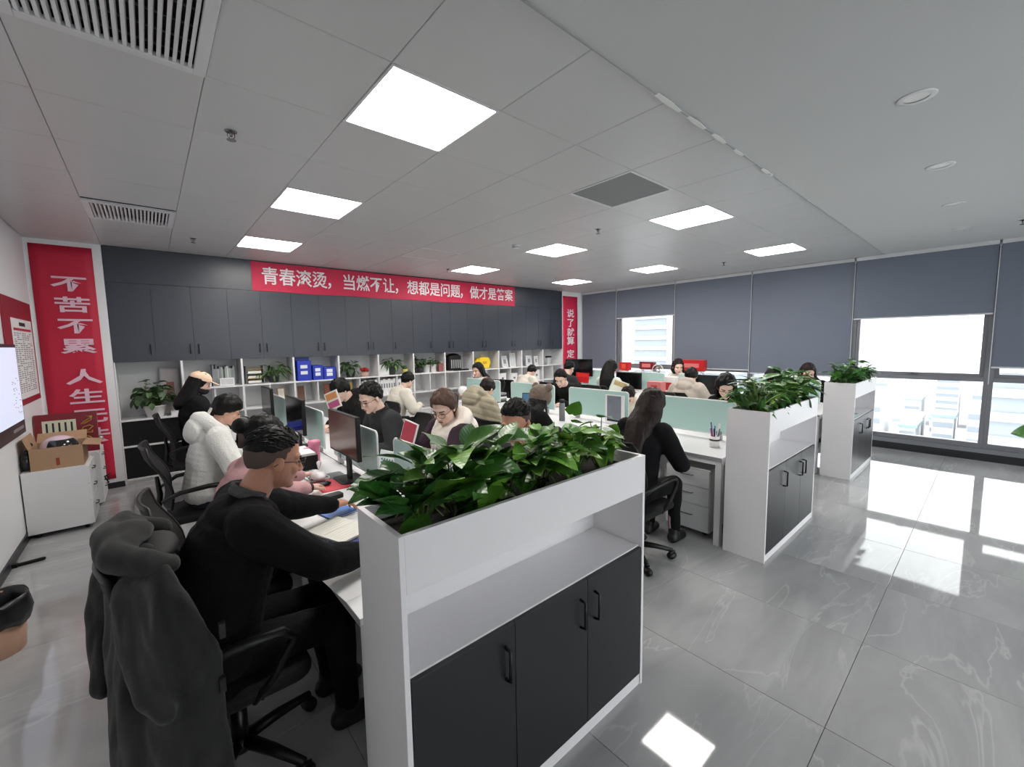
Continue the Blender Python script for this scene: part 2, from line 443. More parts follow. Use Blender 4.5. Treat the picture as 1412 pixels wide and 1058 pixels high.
# roller blinds
BLIND = mat('blue grey blind fabric', (114,121,136), 0.85, bump=(400, 0.12))
BAR = mat('white blind bar', (214,216,220), 0.4)
blinds = [(6.985, 5.972, 1.035, 'fully lowered blue grey roller blind beside the narrow red banner in the corner'),
          (5.948, 4.512, 2.235, 'raised blue grey roller blind above the far bright window'),
          (4.488, 3.030, 1.125, 'lowered blue grey roller blind between the far bright window and the next blind'),
          (3.008, 1.547, 1.07, 'wide lowered blue grey roller blind behind the middle and far planter cabinets'),
          (1.523, 0.072, 1.985, 'half raised blue grey roller blind above the large bright window with the latch'),
          (0.048, -1.41, 1.275, 'blue grey roller blind at the right picture edge above the striped tower view'),
          (-1.43, -2.9, 1.275, 'blue grey roller blind beyond the right picture edge')]
for ya, yb, zb, lab in blinds:
    t = thing('roller_blind', lab, 'blind', (XW-0.05, (ya+yb)/2, zb), 0, 'roller blinds on the window wall')
    h = (ya-yb)/2; top = 2.88-zb
    MB().box(-0.003, 0.0, -h, h, 0.012, top).build('blind_fabric', BLIND, t)
    MB().box(-0.009, 0.006, -h, h, -0.010, 0.012).build('bottom_bar', BAR, t, bevel=0.003)
    MB().box(-0.03, 0.03, -h, h, top-0.002, top+0.05).build('headrail', BAR, t, bevel=0.004)
    ch = MB().tube([(-0.02, h+0.011, top), (-0.02, h+0.011, min(0, 1.05-zb))], 0.0045, 6)
    ch.build('pull_chain', BAR, t)

# ------------------------------------------------------------------ ceiling fittings
WMET = mat('white enamel', (218,219,221), 0.35)
LED = mat('lit led diffuser', (255,255,255), 0.6, emit=((255,250,244), LED_STRENGTH))
lab_led = {(2,1):'large square led panel nearest the camera, above the near planter', (2,4):'led panel second from the camera in the left line of lights',
  (2,7):'led panel at the far end of the left line, above the slogan banner start', (7,1):'led panel right of the grey return grille', (7,4):'led panel in the middle of the centre line of lights',
  (7,7):'led panel above the middle of the long red banner', (11,1):'led panel nearest the plain ceiling and window blinds', (11,4):'led panel in the middle of the right line of lights', (11,7):'smallest looking led panel in the far right corner of the ceiling'}
for k in sorted(LIGHTS):
    cx, cy = (GX(k[0])+GX(k[0]+1))/2, (GY(k[1])+GY(k[1]+1))/2
    t = thing('led_panel', lab_led[k], 'ceiling light', (cx, cy, HC), 0, 'led panels in the tiled ceiling')
    hx, hy = PXG/2-0.002, PYG/2-0.002; f = 0.014
    fr = MB().box(-hx, -hx+f, -hy, hy, -0.004, 0.02).box(hx-f, hx, -hy, hy, -0.004, 0.02).box(-hx+f, hx-f, -hy, -hy+f, -0.004, 0.02).box(-hx+f, hx-f, hy-f, hy, -0.004, 0.02)
    fr.build('frame', WMET, t)
    MB().box(-hx+f, hx-f, -hy+f, hy-f, 0.002, 0.014).build('diffuser', LED, t)
DARK = mat('dark void', (14,14,16), 0.7)
for k, lab in (((0,1), 'large white slotted air vent at the top left of the ceiling'), ((0,6), 'small looking white slotted air vent above the left banner')):
    cx, cy = (GX(k[0])+GX(k[0]+1))/2, (GY(k[1])+GY(k[1]+1))/2
    if k == (0,6): cy += 0.06
    t = thing('air_vent', lab, 'air vent', (cx, cy, HC), 0, 'slotted air vents')
    hx, hy = PXG/2, PYG/2; f = 0.045
    fr = MB().box(-hx, -hx+f, -hy, hy, -0.012, 0.01).box(hx-f, hx, -hy, hy, -0.012, 0.01).box(-hx+f, hx-f, -hy, -hy+f, -0.012, 0.01).box(-hx+f, hx-f, hy-f, hy, -0.012, 0.01)
    fr.build('frame', WMET, t, bevel=0.003)
    MB().box(-hx+0.01, hx-0.01, -hy+0.01, hy-0.01, 0.022, 0.029).build('duct', DARK, t)
    n = 20; w = 2*(hx-f); sl = MB().box(-0.0065, 0.0065, -hy+f, hy-f, -0.008, 0.012).mesh('slat', WMET)
    for q in range(n): inst('slat', sl, t, (-hx+f+w*(q+0.5)/n, 0, 0), (0, 0.25, 0))
    cross = MB()
    for q in range(5): cross.box(-hx+f, hx-f, -hy+f+(2*(hy-f))*(q+0.5)/5-0.002, -hy+f+(2*(hy-f))*(q+0.5)/5+0.002, 0.012, 0.02)
    cross.build('cross_bars', mat('grey vane', (110,112,116), 0.5), t)
cx, cy = (GX(5)+GX(6))/2, (GY(1)+GY(2))/2
t = thing('return_grille', 'grey flat return air grille with thin frame in the ceiling', 'grille', (cx, cy, HC))
hx, hy = PXG/2-0.004, PYG/2-0.004
MB().box(-hx, -hx+0.02, -hy, hy, -0.003, 0.012).box(hx-0.02, hx, -hy, hy, -0.003, 0.012).box(-hx+0.02, hx-0.02, -hy, -hy+0.02, -0.003, 0.012).box(-hx+0.02, hx-0.02, hy-0.02, hy, -0.003, 0.012).build('frame', WMET, t)
MB().box(-hx+0.02, hx-0.02, -hy+0.02, hy-0.02, 0.004, 0.012).build('mesh_panel', mat('fine grey filter mesh', (142,144,146), 0.7, bump=(500, 0.2)), t)
# access hatch
t = thing('ceiling_hatch', 'square access hatch outline in the ceiling above the long banner', 'hatch', (3.06, 5.22, HC))
MB().box(-0.3, -0.285, -0.3, 0.3, -0.005, 0.0).box(0.285, 0.3, -0.3, 0.3, -0.005, 0).box(-0.285, 0.285, -0.3, -0.285, -0.005, 0).box(-0.285, 0.285, 0.285, 0.3, -0.005, 0).build('frame', WMET, t)
MB().box(-0.28, 0.28, -0.28, 0.28, -0.003, 0.0).build('hatch_door', CTILE, t)
for (x, y), lab in (((3.10,0.357),'round recessed downlight nearest the camera in the plain ceiling'), ((4.45,0.357),'second nearest round downlight in the plain ceiling'),
                    ((5.82,0.358),'third round downlight from the camera in the plain ceiling'), ((7.2,0.365),'farthest round downlight close to the window blinds')):
    t = thing('downlight', lab, 'downlight', (x, y, HC-0.004), 0, 'downlights in the corridor ceiling')
    MB().lathe([(0.052,-0.004),(0.075,-0.006),(0.08,-0.003),(0.08,0.0),(0.05,0.0)], 28, cap0=False, cap1=False).build('trim_ring', WMET, t, smooth=True)
    MB().lathe([(0.053,-0.001),(0.05,0.0)], 28).build('lens', mat('downlight lens', (236,236,234), 0.4), t)
CHROME = mat('chrome', (150,150,152), 0.25, metal=0.9)
for (x, y), lab in (((0.456,2.96),'sprinkler head nearest the camera in the tiled ceiling'), ((3.856,2.97),'sprinkler head below the grey return grille'), ((7.1,2.97),'sprinkler head between the two right led panels'),
                    ((0.485,6.03),'sprinkler head beside the far left air vent'), ((3.85,6.03),'sprinkler head above the long red banner'), ((7.23,-0.09),'sprinkler head in the plain ceiling at the right picture edge')):
    t = thing('sprinkler', lab, 'sprinkler', (x, y, HC), 0, 'ceiling sprinklers')
    MB().lathe([(0.03,-0.004),(0.032,-0.001),(0.02,0)], 16).build('escutcheon', CHROME, t, smooth=True)
    MB().lathe([(0.008,-0.03),(0.011,-0.004)], 10).tube([(0.016,0,-0.006),(0.018,0,-0.03),(0,0,-0.045)], 0.003, 6).tube([(-0.016,0,-0.006),(-0.018,0,-0.03),(0,0,-0.045)], 0.003, 6).build('body', CHROME, t, smooth=True)
    MB().lathe([(0.024,-0.05),(0.024,-0.047)], 14).build('deflector', CHROME, t)
t = thing('smoke_detector', 'small round white smoke detector on the ceiling left of centre light', 'smoke detector', (3.63, 4.08, HC))
MB().lathe([(0.03,-0.045),(0.042,-0.04),(0.05,-0.02),(0.052,0)], 24).build('housing', WMET, t, smooth=True)
MB().lathe([(0.051,-0.03),(0.046,-0.034),(0.046,-0.026)], 24, cap0=False, cap1=False).build('vent_ring', DARK, t)

# ------------------------------------------------------------------ the city outside
SKYC = mat('haze paled concrete', (184,185,188), 0.8, vary=(0.05, 0.06)); SKYG = mat('haze paled glass facade', (134,142,150), 0.3); ROOFC = mat('haze paled teal roof', (140,166,172), 0.8)  # distance haze is mixed into these pale city colours
GRD = mat('haze paled city ground', (168,169,172), 0.95, vary=(0.02, 0.12))  # ground colour paled to stand in for haze
tag(MB().box(20, 1500, -900, 1400, -52, -50).build('city_ground', GRD), 'city ground far below the windows, paled to look hazy', 'ground', kind='structure')
rnd = random.Random(5)
def tower(cx, cy, wx, wy, z1, label, bands=True, m=SKYC, floors=None, z0=-50):
    t = thing('tower_block', label, 'building', (cx, cy, z0), 0, 'buildings outside the windows')
    MB().box(-wx/2, wx/2, -wy/2, wy/2, 0, z1-z0).build('wall', m if not bands else SKYG, t)
    if bands:
        n = floors or int((z1-z0)/3.4); sl = MB().box(-wx/2-1.0, wx/2+1.0, -wy/2-1.0, wy/2+1.0, 0, 1.25).mesh('floor_band', SKYC)
        for q in range(n+1): inst('floor_band', sl, t, (0, 0, (z1-z0)*q/n-0.4))
        MB().box(-wx/2-1.3, -wx/2-0.2, -wy*0.12, wy*0.12, 0, z1-z0+1).build('lift_shaft', SKYC, t)
    return t
p = on_x(1372, 508, 95); q = on_x(1440, 620, 95)
tower(95+8, p.y-12.5, 16, 25, 1.7-1.5, 'pale striped tower block with balcony bands at the right window edge')
p = on_x(884, 455, 130); q = on_x(932, 455, 130)
tower(130+10, (p.y+q.y)/2-8, 20, 34, 13, 'faint glass tower seen through the far window', m=SKYG)
cells = [(X, px) for X in (100, 150, 205, 270, 350) for px in (1215, 1262, 1309, 1356)]
for k, (X, px) in enumerate(cells):
    yy = on_x(px + rnd.uniform(-4, 4), 520, X).y
    if X == 100 and px == 1356: continue
    cell = abs(on_x(1309, 520, X).y - on_x(1356, 520, X).y)
    hgt = rnd.uniform(6, 16) if X < 200 else rnd.uniform(14, 32)
    wx, wy = rnd.uniform(14, 30), cell*rnd.uniform(0.5, 0.74)
    lab = 'low pale city building outside, %s row, %s in the large window' % (('nearest','second','third','fourth','farthest')[(100,150,205,270,350).index(X)], ('left end','left of centre','right of centre','right end')[(1215,1262,1309,1356).index(px)])
    t = thing('low_building', lab, 'building', (X, yy, -50), 0, 'low city buildings outside')
    MB().box(-wx/2, wx/2, -wy/2, wy/2, 0, hgt).build('wall', SKYC, t)
    MB().box(-wx/2-0.4, wx/2+0.4, -wy/2-0.4, wy/2+0.4, hgt, hgt+0.8).build('roof', ROOFC if rnd.random() < 0.35 else SKYC, t)
    wm = MB()
    for fl in range(int(hgt/4)): wm.box(-wx/2-0.15, -wx/2, -wy*0.46, wy*0.46, 1.5+fl*4, 3.2+fl*4)
    if wm.v: wm.build('window_row', SKYG, t)

# ------------------------------------------------------------------ furniture materials
PANEL = mat('white laminate', (237,235,237), 0.38, spec=0.4)
PANELG = mat('pale grey laminate', (224,223,225), 0.42)
DOOR = mat('charcoal laminate door', (36,37,41), 0.36, spec=0.5)
CABD = mat('slate laminate', (54,58,68), 0.34, spec=0.5)
BLACK = mat('black metal', (10,10,11), 0.35)
BLACKP = mat('black plastic', (11,11,12), 0.45, spec=0.4)
SOIL = mat('dark potting soil', (28,23,19), 0.95, bump=(60, 0.8))
RED = mat('crimson banner cloth', (192,22,58), 0.6, bump=(300, 0.05))
RED2 = mat('rose red banner cloth', (205,36,76), 0.6, bump=(300, 0.05))
PINKW = mat('pale pink print', (232,196,212), 0.6)
WHITEP = mat('white print', (240,236,240), 0.6)
PAPER = mat('white paper', (236,236,236), 0.7)
MINT = mat('frosted mint glass', (186,220,214), 0.25, spec=0.5)

# ------------------------------------------------------------------ cabinet wall
DW = 0.4022; CX0 = -0.322
hside = {0:'r',1:'r',2:'l',3:'r',4:'l',5:'r',6:'l',7:'r',8:'l',9:'l',10:'r',11:'r',12:'l',13:'r',14:'l',15:'r',16:'l',17:'r',18:'l',19:'l'}
door_me = MB().box(0.0015, DW-0.0015, 0, 0.018, 0, 0.965).mesh('door', CABD)
hb = MB().tube([(0, 0.0, 0), (0, -0.03, 0.004), (0, -0.03, 0.116), (0, 0.0, 0.12)], 0.006, 6)
handle_me = hb.mesh('handle', BLACK, True)
for u in range(10):
    x = CX0+2*DW*u
    t = thing('wall_cabinet', '%s slate wall cabinet pair counted from the left banner' % ORD[u], 'cabinet', (x, YB+0.02, 1.54), 0, 'slate wall cabinets over the shelves')
    MB().box(0.0005, 2*DW-0.0005, 0, 0.36, 0, 0.965).build('body', CABD, t)
    for k in (0, 1):
        d = inst('door', door_me, t, (k*DW, -0.019, 0))
        hx = DW-0.045 if hside[2*u+k] == 'r' else 0.045
        inst('handle', handle_me, d, (hx, -0.001, 0.09))
fas = thing('fascia_panel', 'slate fascia panels closing the gap between wall cabinets and ceiling', 'panel', (CX0, YB, 2.509))
for a, b in ((0, 2.41), (2.41, 4.83), (4.83, 20*DW)):
    MB().box(a+0.001, b-0.001, 0.0, 0.30, 0, HC-2.509-0.004).build('panel', CABD, fas)

# slogan banner over the cabinets
def cjk_row(parent, body, x0, x1, zc, size, m, y, sy=1.0, bold=0.02):
    n = len(body); step = (x1-x0)/n
    for k, ch in enumerate(body):
        if ch == ' ': continue
        text('character', ch, size, m, parent, Matrix.Translation((x0+step*(k+0.5), y, zc)) @ FACE_NY, bold=bold, sy=sy)
ban = thing('slogan_banner', 'long horizontal red slogan banner along the top of the cabinets', 'banner', (1.2, YB-0.006, 2.505))
bm_ = MB(); nseg = 40; Lb = 4.985
vs = []; fs = []
for k in range(nseg+1):
    x = Lb*k/nseg; d = 0.003*math.sin(k*1.3)
    vs += [(x, -0.002+d, 0.0+0.004*math.sin(k*0.7)), (x, -0.002+d*0.4, 0.412), (x, 0.003+d*0.4, 0.412), (x, 0.003+d, 0.004*math.sin(k*0.7))]
for k in range(nseg):
    for q in range(4): fs.append((k*4+q, (k+1)*4+q, (k+1)*4+(q+1)%4, k*4+(q+1)%4))
fs += [(0,1,2,3), (nseg*4+3, nseg*4+2, nseg*4+1, nseg*4)]
bm_.add(vs, fs).build('cloth', RED2, ban)
slog = '青春滚烫，当燃不让，想都是问题，做才是答案'
px0 = [359,386,411,437,461,495,520,545,569,568+24]
nch = len(slog); xa, xb = 0.12, Lb-0.06
stp = (xb-xa)/nch
for k, ch in enumerate(slog):
    dx = -0.07 if ch == '，' else 0.0
    text('character', ch, 0.235, WHITEP, ban, Matrix.Translation((xa+stp*(k+0.5)+dx*0.3, -0.008, 0.205)) @ FACE_NY, bold=0.0028, sx=0.98, sy=1.12)

# left and right vertical banners
lb = thing('vertical_banner', 'wide vertical red banner with pink characters beside the left wall', 'banner', (-0.64, YB-0.004, 0.12))
def cloth_strip(x0, x1, z0, z1, mat_, parent, amp=0.006, name='cloth', nx=6, nz=26, sag=0.0):
    vs = []; fs = []
    for i in range(nz+1):
        z = z0+(z1-z0)*i/nz
        for j in range(nx+1):
            u = j/nx; w = 1+sag*math.sin(PI*i/nz)
            x = (x0+x1)/2+((x1-x0)*(u-0.5))*w
            vs.append((x, -0.004-amp*abs(math.sin(4.2*u+i*0.35))*(1 if 0 < i < nz else 0.3), z))
    n0 = len(vs)
    vs += [(x, y+0.003, z) for x, y, z in vs]
    for i in range(nz):
        for j in range(nx):
            a = i*(nx+1)+j; fs.append((a, a+1, a+nx+2, a+nx+1)); fs.append((n0+a+nx+1, n0+a+nx+2, n0+a+1, n0+a))
    ring = [j for j in range(nx+1)] + [i*(nx+1)+nx for i in range(1, nz+1)] + [nz*(nx+1)+j for j in range(nx-1, -1, -1)] + [i*(nx+1) for i in range(nz-1, 0, -1)]
    for k in range(len(ring)):
        a, b = ring[k], ring[(k+1) % len(ring)]; fs.append((b, a, n0+a, n0+b))
    return MB().add(vs, fs).build(name, mat_, parent, smooth=True)
cloth_strip(-0.265, 0.235, 0.0, 2.76, RED, lb)
for ch, pyc in (('不',393),('苦',422),('不',451),('累',479),('人',521),('生',548),('无',575),('味',602)):
    pc = on_y(96+(pyc-393)*0.158, pyc, YB-0.02)
    text('character', ch, 0.20, PINKW, lb, Matrix.Translation((pc.x+0.64, -0.02, pc.z-0.12)) @ FACE_NY, bold=0.0045, sx=1.55, sy=0.92)
rb = thing('vertical_banner', 'narrow looking vertical red banner with white characters in the far corner', 'banner', (8.03, YB-0.004, 0.6))
cloth_strip(-0.285, 0.255, 0.0, 2.225, RED2, rb)
for ch, pyc in (('说',433),('了',446),('就',459),('算',471),('定',489),('了',502)):
    pc = on_y(785, pyc, YB-0.02)
    text('character', ch, 0.225, WHITEP, rb, Matrix.Translation((8.01-8.03, -0.02, pc.z-0.6)) @ FACE_NY, bold=0.003, sx=1.25, sy=0.95)

# open shelf units under the cabinets
SH = mat('white shelf laminate', (232,232,233), 0.45)
SX = [CX0]+[0.33+0.6725*k for k in range(12)]
SX[-1] = 7.725
BACKP = mat('pale shelf back', (214,215,216), 0.5)
for k in range(12):
    x0, x1 = SX[k], SX[k+1]; w = x1-x0
    t = thing('shelf_unit', '%s white open shelf unit counted from the left banner' % ORD[k], 'shelf', (x0, YB, 0), 0, 'white open shelf units')
    s = 0.012
    MB().box(0, s, 0, 0.38, 0, 1.54).build('side_panel', SH, t); MB().box(w-s, w, 0, 0.38, 0, 1.54).build('side_panel', SH, t)
    MB().box(s, w-s, 0.365, 0.38, 0.06, 1.54).build('back_panel', BACKP, t)
    for z in ((0.82, 0.49, 0.07) if k == 0 else (1.165, 0.82, 0.49, 0.07)):
        MB().box(s, w-s, 0.0, 0.365, z-0.02, z).build('shelf_board', SH, t)
    MB().box(s, w-s, 0.02, 0.035, 0, 0.05).build('plinth', SH, t)
    if k == 0: MB().box(s, w-s, 0.03, 0.36, 0.49, 0.80).build('dark_insert', BLACKP, t); MB().box(s, w-s, 0.03, 0.36, 0.07, 0.47).build('dark_insert', BLACKP, t)
    if k >= 1:      # small upright in the second tier
        MB().box(w/2-0.008, w/2+0.008, 0.01, 0.365, 0.82, 1.145).build('upright', SH, t)
    if k > 0:
        MB().box(s+0.002, w-s-0.002, 0.004, 0.02, 0.075, 0.465).build('lower_door', SH if k > 2 else DOOR, t)

# ------------------------------------------------------------------ planter cabinets at the row ends
PD, PH = 0.305, 1.162
def planter(name, x0, w, label, doors=3):
    t = thing(name, label, 'planter cabinet', (x0, Y0, 0))
    s = 0.018
    for a in (0, w-s): MB().box(a, a+s, 0, PD, 0, PH).build('side_panel', PANEL, t, bevel=0.0012)
    MB().box(s, w-s, PD-0.015, PD, 0.0, PH).build('back_panel', PANEL, t)
    MB().box(s, w-s, 0.0, 0.018, 0.985, PH).build('trough_front', PANEL, t, bevel=0.0012)
    MB().box(s, w-s, 0.018, PD-0.015, 0.975, 0.993).build('trough_floor', PANEL, t)
    MB().box(s, w-s, 0.018, PD-0.015, 1.0, 1.105).build('soil', SOIL, t)
    MB().box(s, w-s, 0.019, PD-0.015, 0.70, 0.718).build('shelf_board', PANEL, t, bevel=0.001)
    MB().box(s, w-s, 0.035, PD-0.015, 0.0, 0.70).build('body', PANELG, t)
    MB().box(s, w-s, 0.006, 0.034, 0.0, 0.055).build('plinth', PANEL, t)
    dw = (w-2*s-0.004)/doors
    for k in range(doors):
        a = s+0.002+k*dw
        d = MB().box(0.0015, dw-0.0015, 0, 0.018, 0.06, 0.712).build('door', DOOR, t, bevel=0.001)
        d.location = (a, 0.001, 0)
        hx = 0.045 if k == doors-1 else dw-0.045
        hb = MB().tube([(hx, 0.0, 0.52), (hx, -0.026, 0.524), (hx, -0.026, 0.636), (hx, 0.0, 0.64)], 0.0065, 8)
        hb.build('handle', BLACK, d, smooth=True)
    return t
P1 = planter('planter_cabinet', 0.490, 1.256, 'white planter cabinet with dark doors in the foreground, full of large leafy plants')
P2 = planter('planter_cabinet', 3.415, 1.25, 'middle white planter cabinet with dark doors at the end of the second desk row')
P3 = planter('planter_cabinet', 6.235, 1.25, 'far white planter cabinet next to the large bright window')

# ------------------------------------------------------------------ desk rows
ROWX = [0.490, 3.42, 6.235]; ROWW = 1.256
DY0, DP = 1.395, 1.14           # first desk edge and desk pitch
ROWN = ['near desk row', 'middle desk row', 'far desk row']
DZ = 0.75
LEG = mat('white powder coated steel', (230,231,232), 0.4)
TOPM = mat('white desk laminate', (226,227,228), 0.35)
EDGE = mat('grey desk edge band', (150,151,154), 0.5)
def make_desk():
    t = thing('desk', 'desk', 'desk')
    d = ROWW/2-0.004
    tt = MB().box(0.0, d, 0.002, DP-0.002, DZ-0.025, DZ).build('tabletop', TOPM, t, bevel=0.001)
    MB().box(-0.0015, 0.0, 0.002, DP-0.002, DZ-0.025, DZ-0.001).build('edge_band', EDGE, tt)
    for y in (0.012, DP-0.062):
        MB().box(0.02, 0.07, y, y+0.05, 0, DZ-0.025).build('leg', LEG, t, bevel=0.003)
    MB().box(0.07, d, 0.02, 0.06, DZ-0.07, DZ-0.026).box(0.07, d, DP-0.06, DP-0.02, DZ-0.07, DZ-0.026).box(0.02, 0.06, 0.062, DP-0.062, DZ-0.07, DZ-0.026).build('frame', LEG, t)
    MB().box(d-0.02, d-0.006, 0.05, DP-0.05, 0.35, DZ-0.03).build('modesty_panel', PANELG, t)
    return t
proto = make_desk()
for r in range(3):
    for side in (0, 1):
        for k in range(4):
            o = proto if (r, side, k) == (0, 0, 0) else copy_tree(proto)
            if side == 0: o.location = (ROWX[r], DY0+DP*k, 0); o.rotation_euler = (0,0,0)
            else: o.location = (ROWX[r]+ROWW, DY0+DP*(k+1), 0); o.rotation_euler = (0,0,PI)
            o['label'] = 'white desk, %s from the planter on the %s side of the %s' % (ORD[k], ('left','right')[side], ROWN[r])
            o['group'] = 'white desks in three double rows'
def make_divider():
    t = thing('desk_divider', 'divider', 'divider')
    pl = []; a, b, z0, z1, rr = -0.44, 0.44, 0.055, 0.375, 0.03
    for cy, cz, a0 in ((b-rr, z1-rr, 0), (a+rr, z1-rr, 90)):
        for i in range(5):
            q = math.radians(a0+90*i/4); pl.append((cy+rr*math.cos(q), cz+rr*math.sin(q)))
    pl += [(a, z0), (b, z0)]
    T = Matrix(((0,0,1,0),(1,0,0,0),(0,1,0,0),(0,0,0,1)))
    MB().prism(pl, -0.004, 0.004, T).build('glass', MINT, t)
    rim = [T @ Vector((y, z, 0)) for y, z in pl]
    MB().tube(rim, 0.0075, 6, closed=True).build('rim', mat('white divider rim', (226,230,230), 0.4), t, smooth=True)
    for y in (-0.3, 0.3): MB().box(-0.018, 0.018, y-0.025, y+0.025, 0.0, 0.085).build('clamp', CHROME, t, bevel=0.002)
    return t
dproto = make_divider(); first = True
for r in range(3):
    for k in range(4):
        o = dproto if first else copy_tree(dproto); first = False
        o.location = (ROWX[r]+ROWW/2, DY0+DP*(k+0.5)+0.02, DZ)
        o['label'] = 'mint glass desk divider, %s from the planter in the %s' % (ORD[k], ROWN[r]); o['group'] = 'mint glass desk dividers'

# drawer pedestals
def pedestal(loc, rz, label, w=0.40, d=0.50, h=0.60, black_pull=False, group='white drawer pedestals'):
    """front faces local -x"""
    t = thing('drawer_pedestal', label, 'drawer unit', loc, rz, group)
    MB().box(0.018, d, -w/2, w/2, 0.045, h).build('body', LEG, t, bevel=0.002)
    zz = ((0.05, 0.275), (0.28, 0.435), (0.44, h-0.012))
    for a, b in zz:
        dr = MB().box(0, 0.018, -w/2+0.002, w/2-0.002, a, b).build('drawer', LEG, t, bevel=0.002)
        zc = (a+b)/2+0.02
        MB().tube([(0.0, -0.055, zc), (-0.02, -0.05, zc), (-0.02, 0.05, zc), (0.0, 0.055, zc)], 0.005, 6).build('pull', BLACK if black_pull else CHROME, dr, smooth=True)
    for x in (0.06, d-0.06):
        for y in (-w/2+0.05, w/2-0.05): MB().cap((x, y-0.008, 0.022), (x, y+0.008, 0.022), 0.018, 0.018, 10).build('caster', BLACKP, t, smooth=True)
    return t
pedestal((3.50, 1.72, 0), 0, 'white three drawer pedestal under the desk beside the middle planter', w=0.39, d=0.5)
pedestal((-0.50, 5.83, 0), PI, 'white drawer pedestal carrying the open cardboard box by the left wall', w=0.5, d=0.43, h=0.615, black_pull=True)
pedestal((-0.47, 6.52, 0), PI, 'white drawer pedestal standing against the left red banner', w=0.5, d=0.45, h=0.615, black_pull=True)

# ------------------------------------------------------------------ office chairs
MESHM = mat('black chair mesh', (9,9,10), 0.75, bump=(260, 0.35))
CFAB = mat('charcoal chair fabric', (13,13,14), 0.9, bump=(200, 0.2))
def make_chair():
    """faces +x, origin on the floor under the gas lift"""
    t = thing('office_chair', 'chair', 'chair')
    MB().rbox(-0.23, 0.24, -0.24, 0.24, 0.405, 0.452, 0.07, 4).build('seat', CFAB, t, bevel=0.016, seg=3, autos=40)
    # curved mesh back
    nx, nz = 8, 10; vs = []; fs = []
    for s_ in (0, 1):
        for i in range(nz+1):
            z = 0.53+0.46*i/nz; lean = -0.235-0.11*(i/nz)+0.05*math.sin(PI*min(1, i/nz*1.3))
            wd = 0.215+0.02*math.sin(PI*i/nz)-(0.03 if i == nz else 0)
            for j in range(nx+1):
                u = j/nx*2-1; vs.append((lean+0.035*u*u-0.012*s_, wd*u, z))
    n0 = (nx+1)*(nz+1)
    for i in range(nz):
        for j in range(nx):
            a = i*(nx+1)+j; fs.append((a, a+1, a+nx+2, a+nx+1)); fs.append((n0+a+nx+1, n0+a+nx+2, n0+a+1, n0+a))
    MB().add(vs, fs).build('backrest', MESHM, t, smooth=True)
    ring = [vs[j] for j in range(nx+1)] + [vs[i*(nx+1)+nx] for i in range(1, nz+1)] + [vs[nz*(nx+1)+j] for j in range(nx-1, -1, -1)] + [vs[i*(nx+1)] for i in range(nz-1, 0, -1)]
    MB().tube([(x-0.006, y, z) for x, y, z in ring], 0.011, 6, closed=True).build('back_frame', BLACKP, t, smooth=True)
    MB().tube([(0.0, 0, 0.395), (-0.2, 0, 0.39), (-0.285, 0, 0.45), (-0.262, 0, 0.6), (-0.272, 0, 0.74)], [0.02, 0.02, 0.022, 0.02, 0.014], 8).build('back_support', BLACKP, t, smooth=True)
    for s_ in (-1, 1):
        MB().tube([(-0.255, s_*0.225, 0.60), (-0.15, s_*0.272, 0.655), (0.02, s_*0.282, 0.672), (0.13, s_*0.278, 0.662), (0.165, s_*0.27, 0.62), (0.10, s_*0.262, 0.50), (0.03, s_*0.225, 0.405)], [0.012,0.016,0.019,0.019,0.016,0.014,0.014], 8).build('armrest', BLACKP, t, smooth=True)
    MB().box(-0.1, 0.1, -0.07, 0.07, 0.375, 0.405).cap((0.05, -0.07, 0.39), (0.06, -0.2, 0.385), 0.007, 0.007, 8).build('tilt_mechanism', BLACKP, t)
    MB().lathe([(0.03, 0.10), (0.03, 0.24), (0.016, 0.245), (0.016, 0.38)], 14).build('gas_lift', BLACK, t, smooth=True)
    MB().lathe([(0.045, 0.075), (0.05, 0.09), (0.04, 0.125)], 14).build('hub', BLACKP, t, smooth=True)
    lg = MB().tube([(0.03, 0, 0.105), (0.16, 0, 0.095), (0.30, 0, 0.072)], [0.026, 0.022, 0.016], 8).mesh('leg', BLACKP, True)
    ca = MB().lathe([(0.008, -0.008), (0.026, -0.018), (0.028, 0.0), (0.026, 0.018), (0.008, 0.008)], 14)
    ca = MB().cap((0, -0.014, 0.029), (0, 0.014, 0.029), 0.029, 0.029, 12, 2).box(-0.008, 0.008, -0.03, 0.03, 0.04, 0.062).mesh('caster', BLACKP, True)
    for k in range(5):
        a = math.radians(72*k+18)
        l = inst('leg', lg, t, rot=(0, 0, a)); inst('caster', ca, l, (0.295, 0, 0), (0, 0, 0.6*k))
    return t
chair_proto = make_chair(); CH = {'used': False}
def chair(x, y, rz, label, dz=0.0):
    o = chair_proto if not CH['used'] else copy_tree(chair_proto); CH['used'] = True
    o.location = (x, y, 0); o.rotation_euler = (0, 0, rz); o['label'] = label; o['group'] = 'black office chairs'
    return o

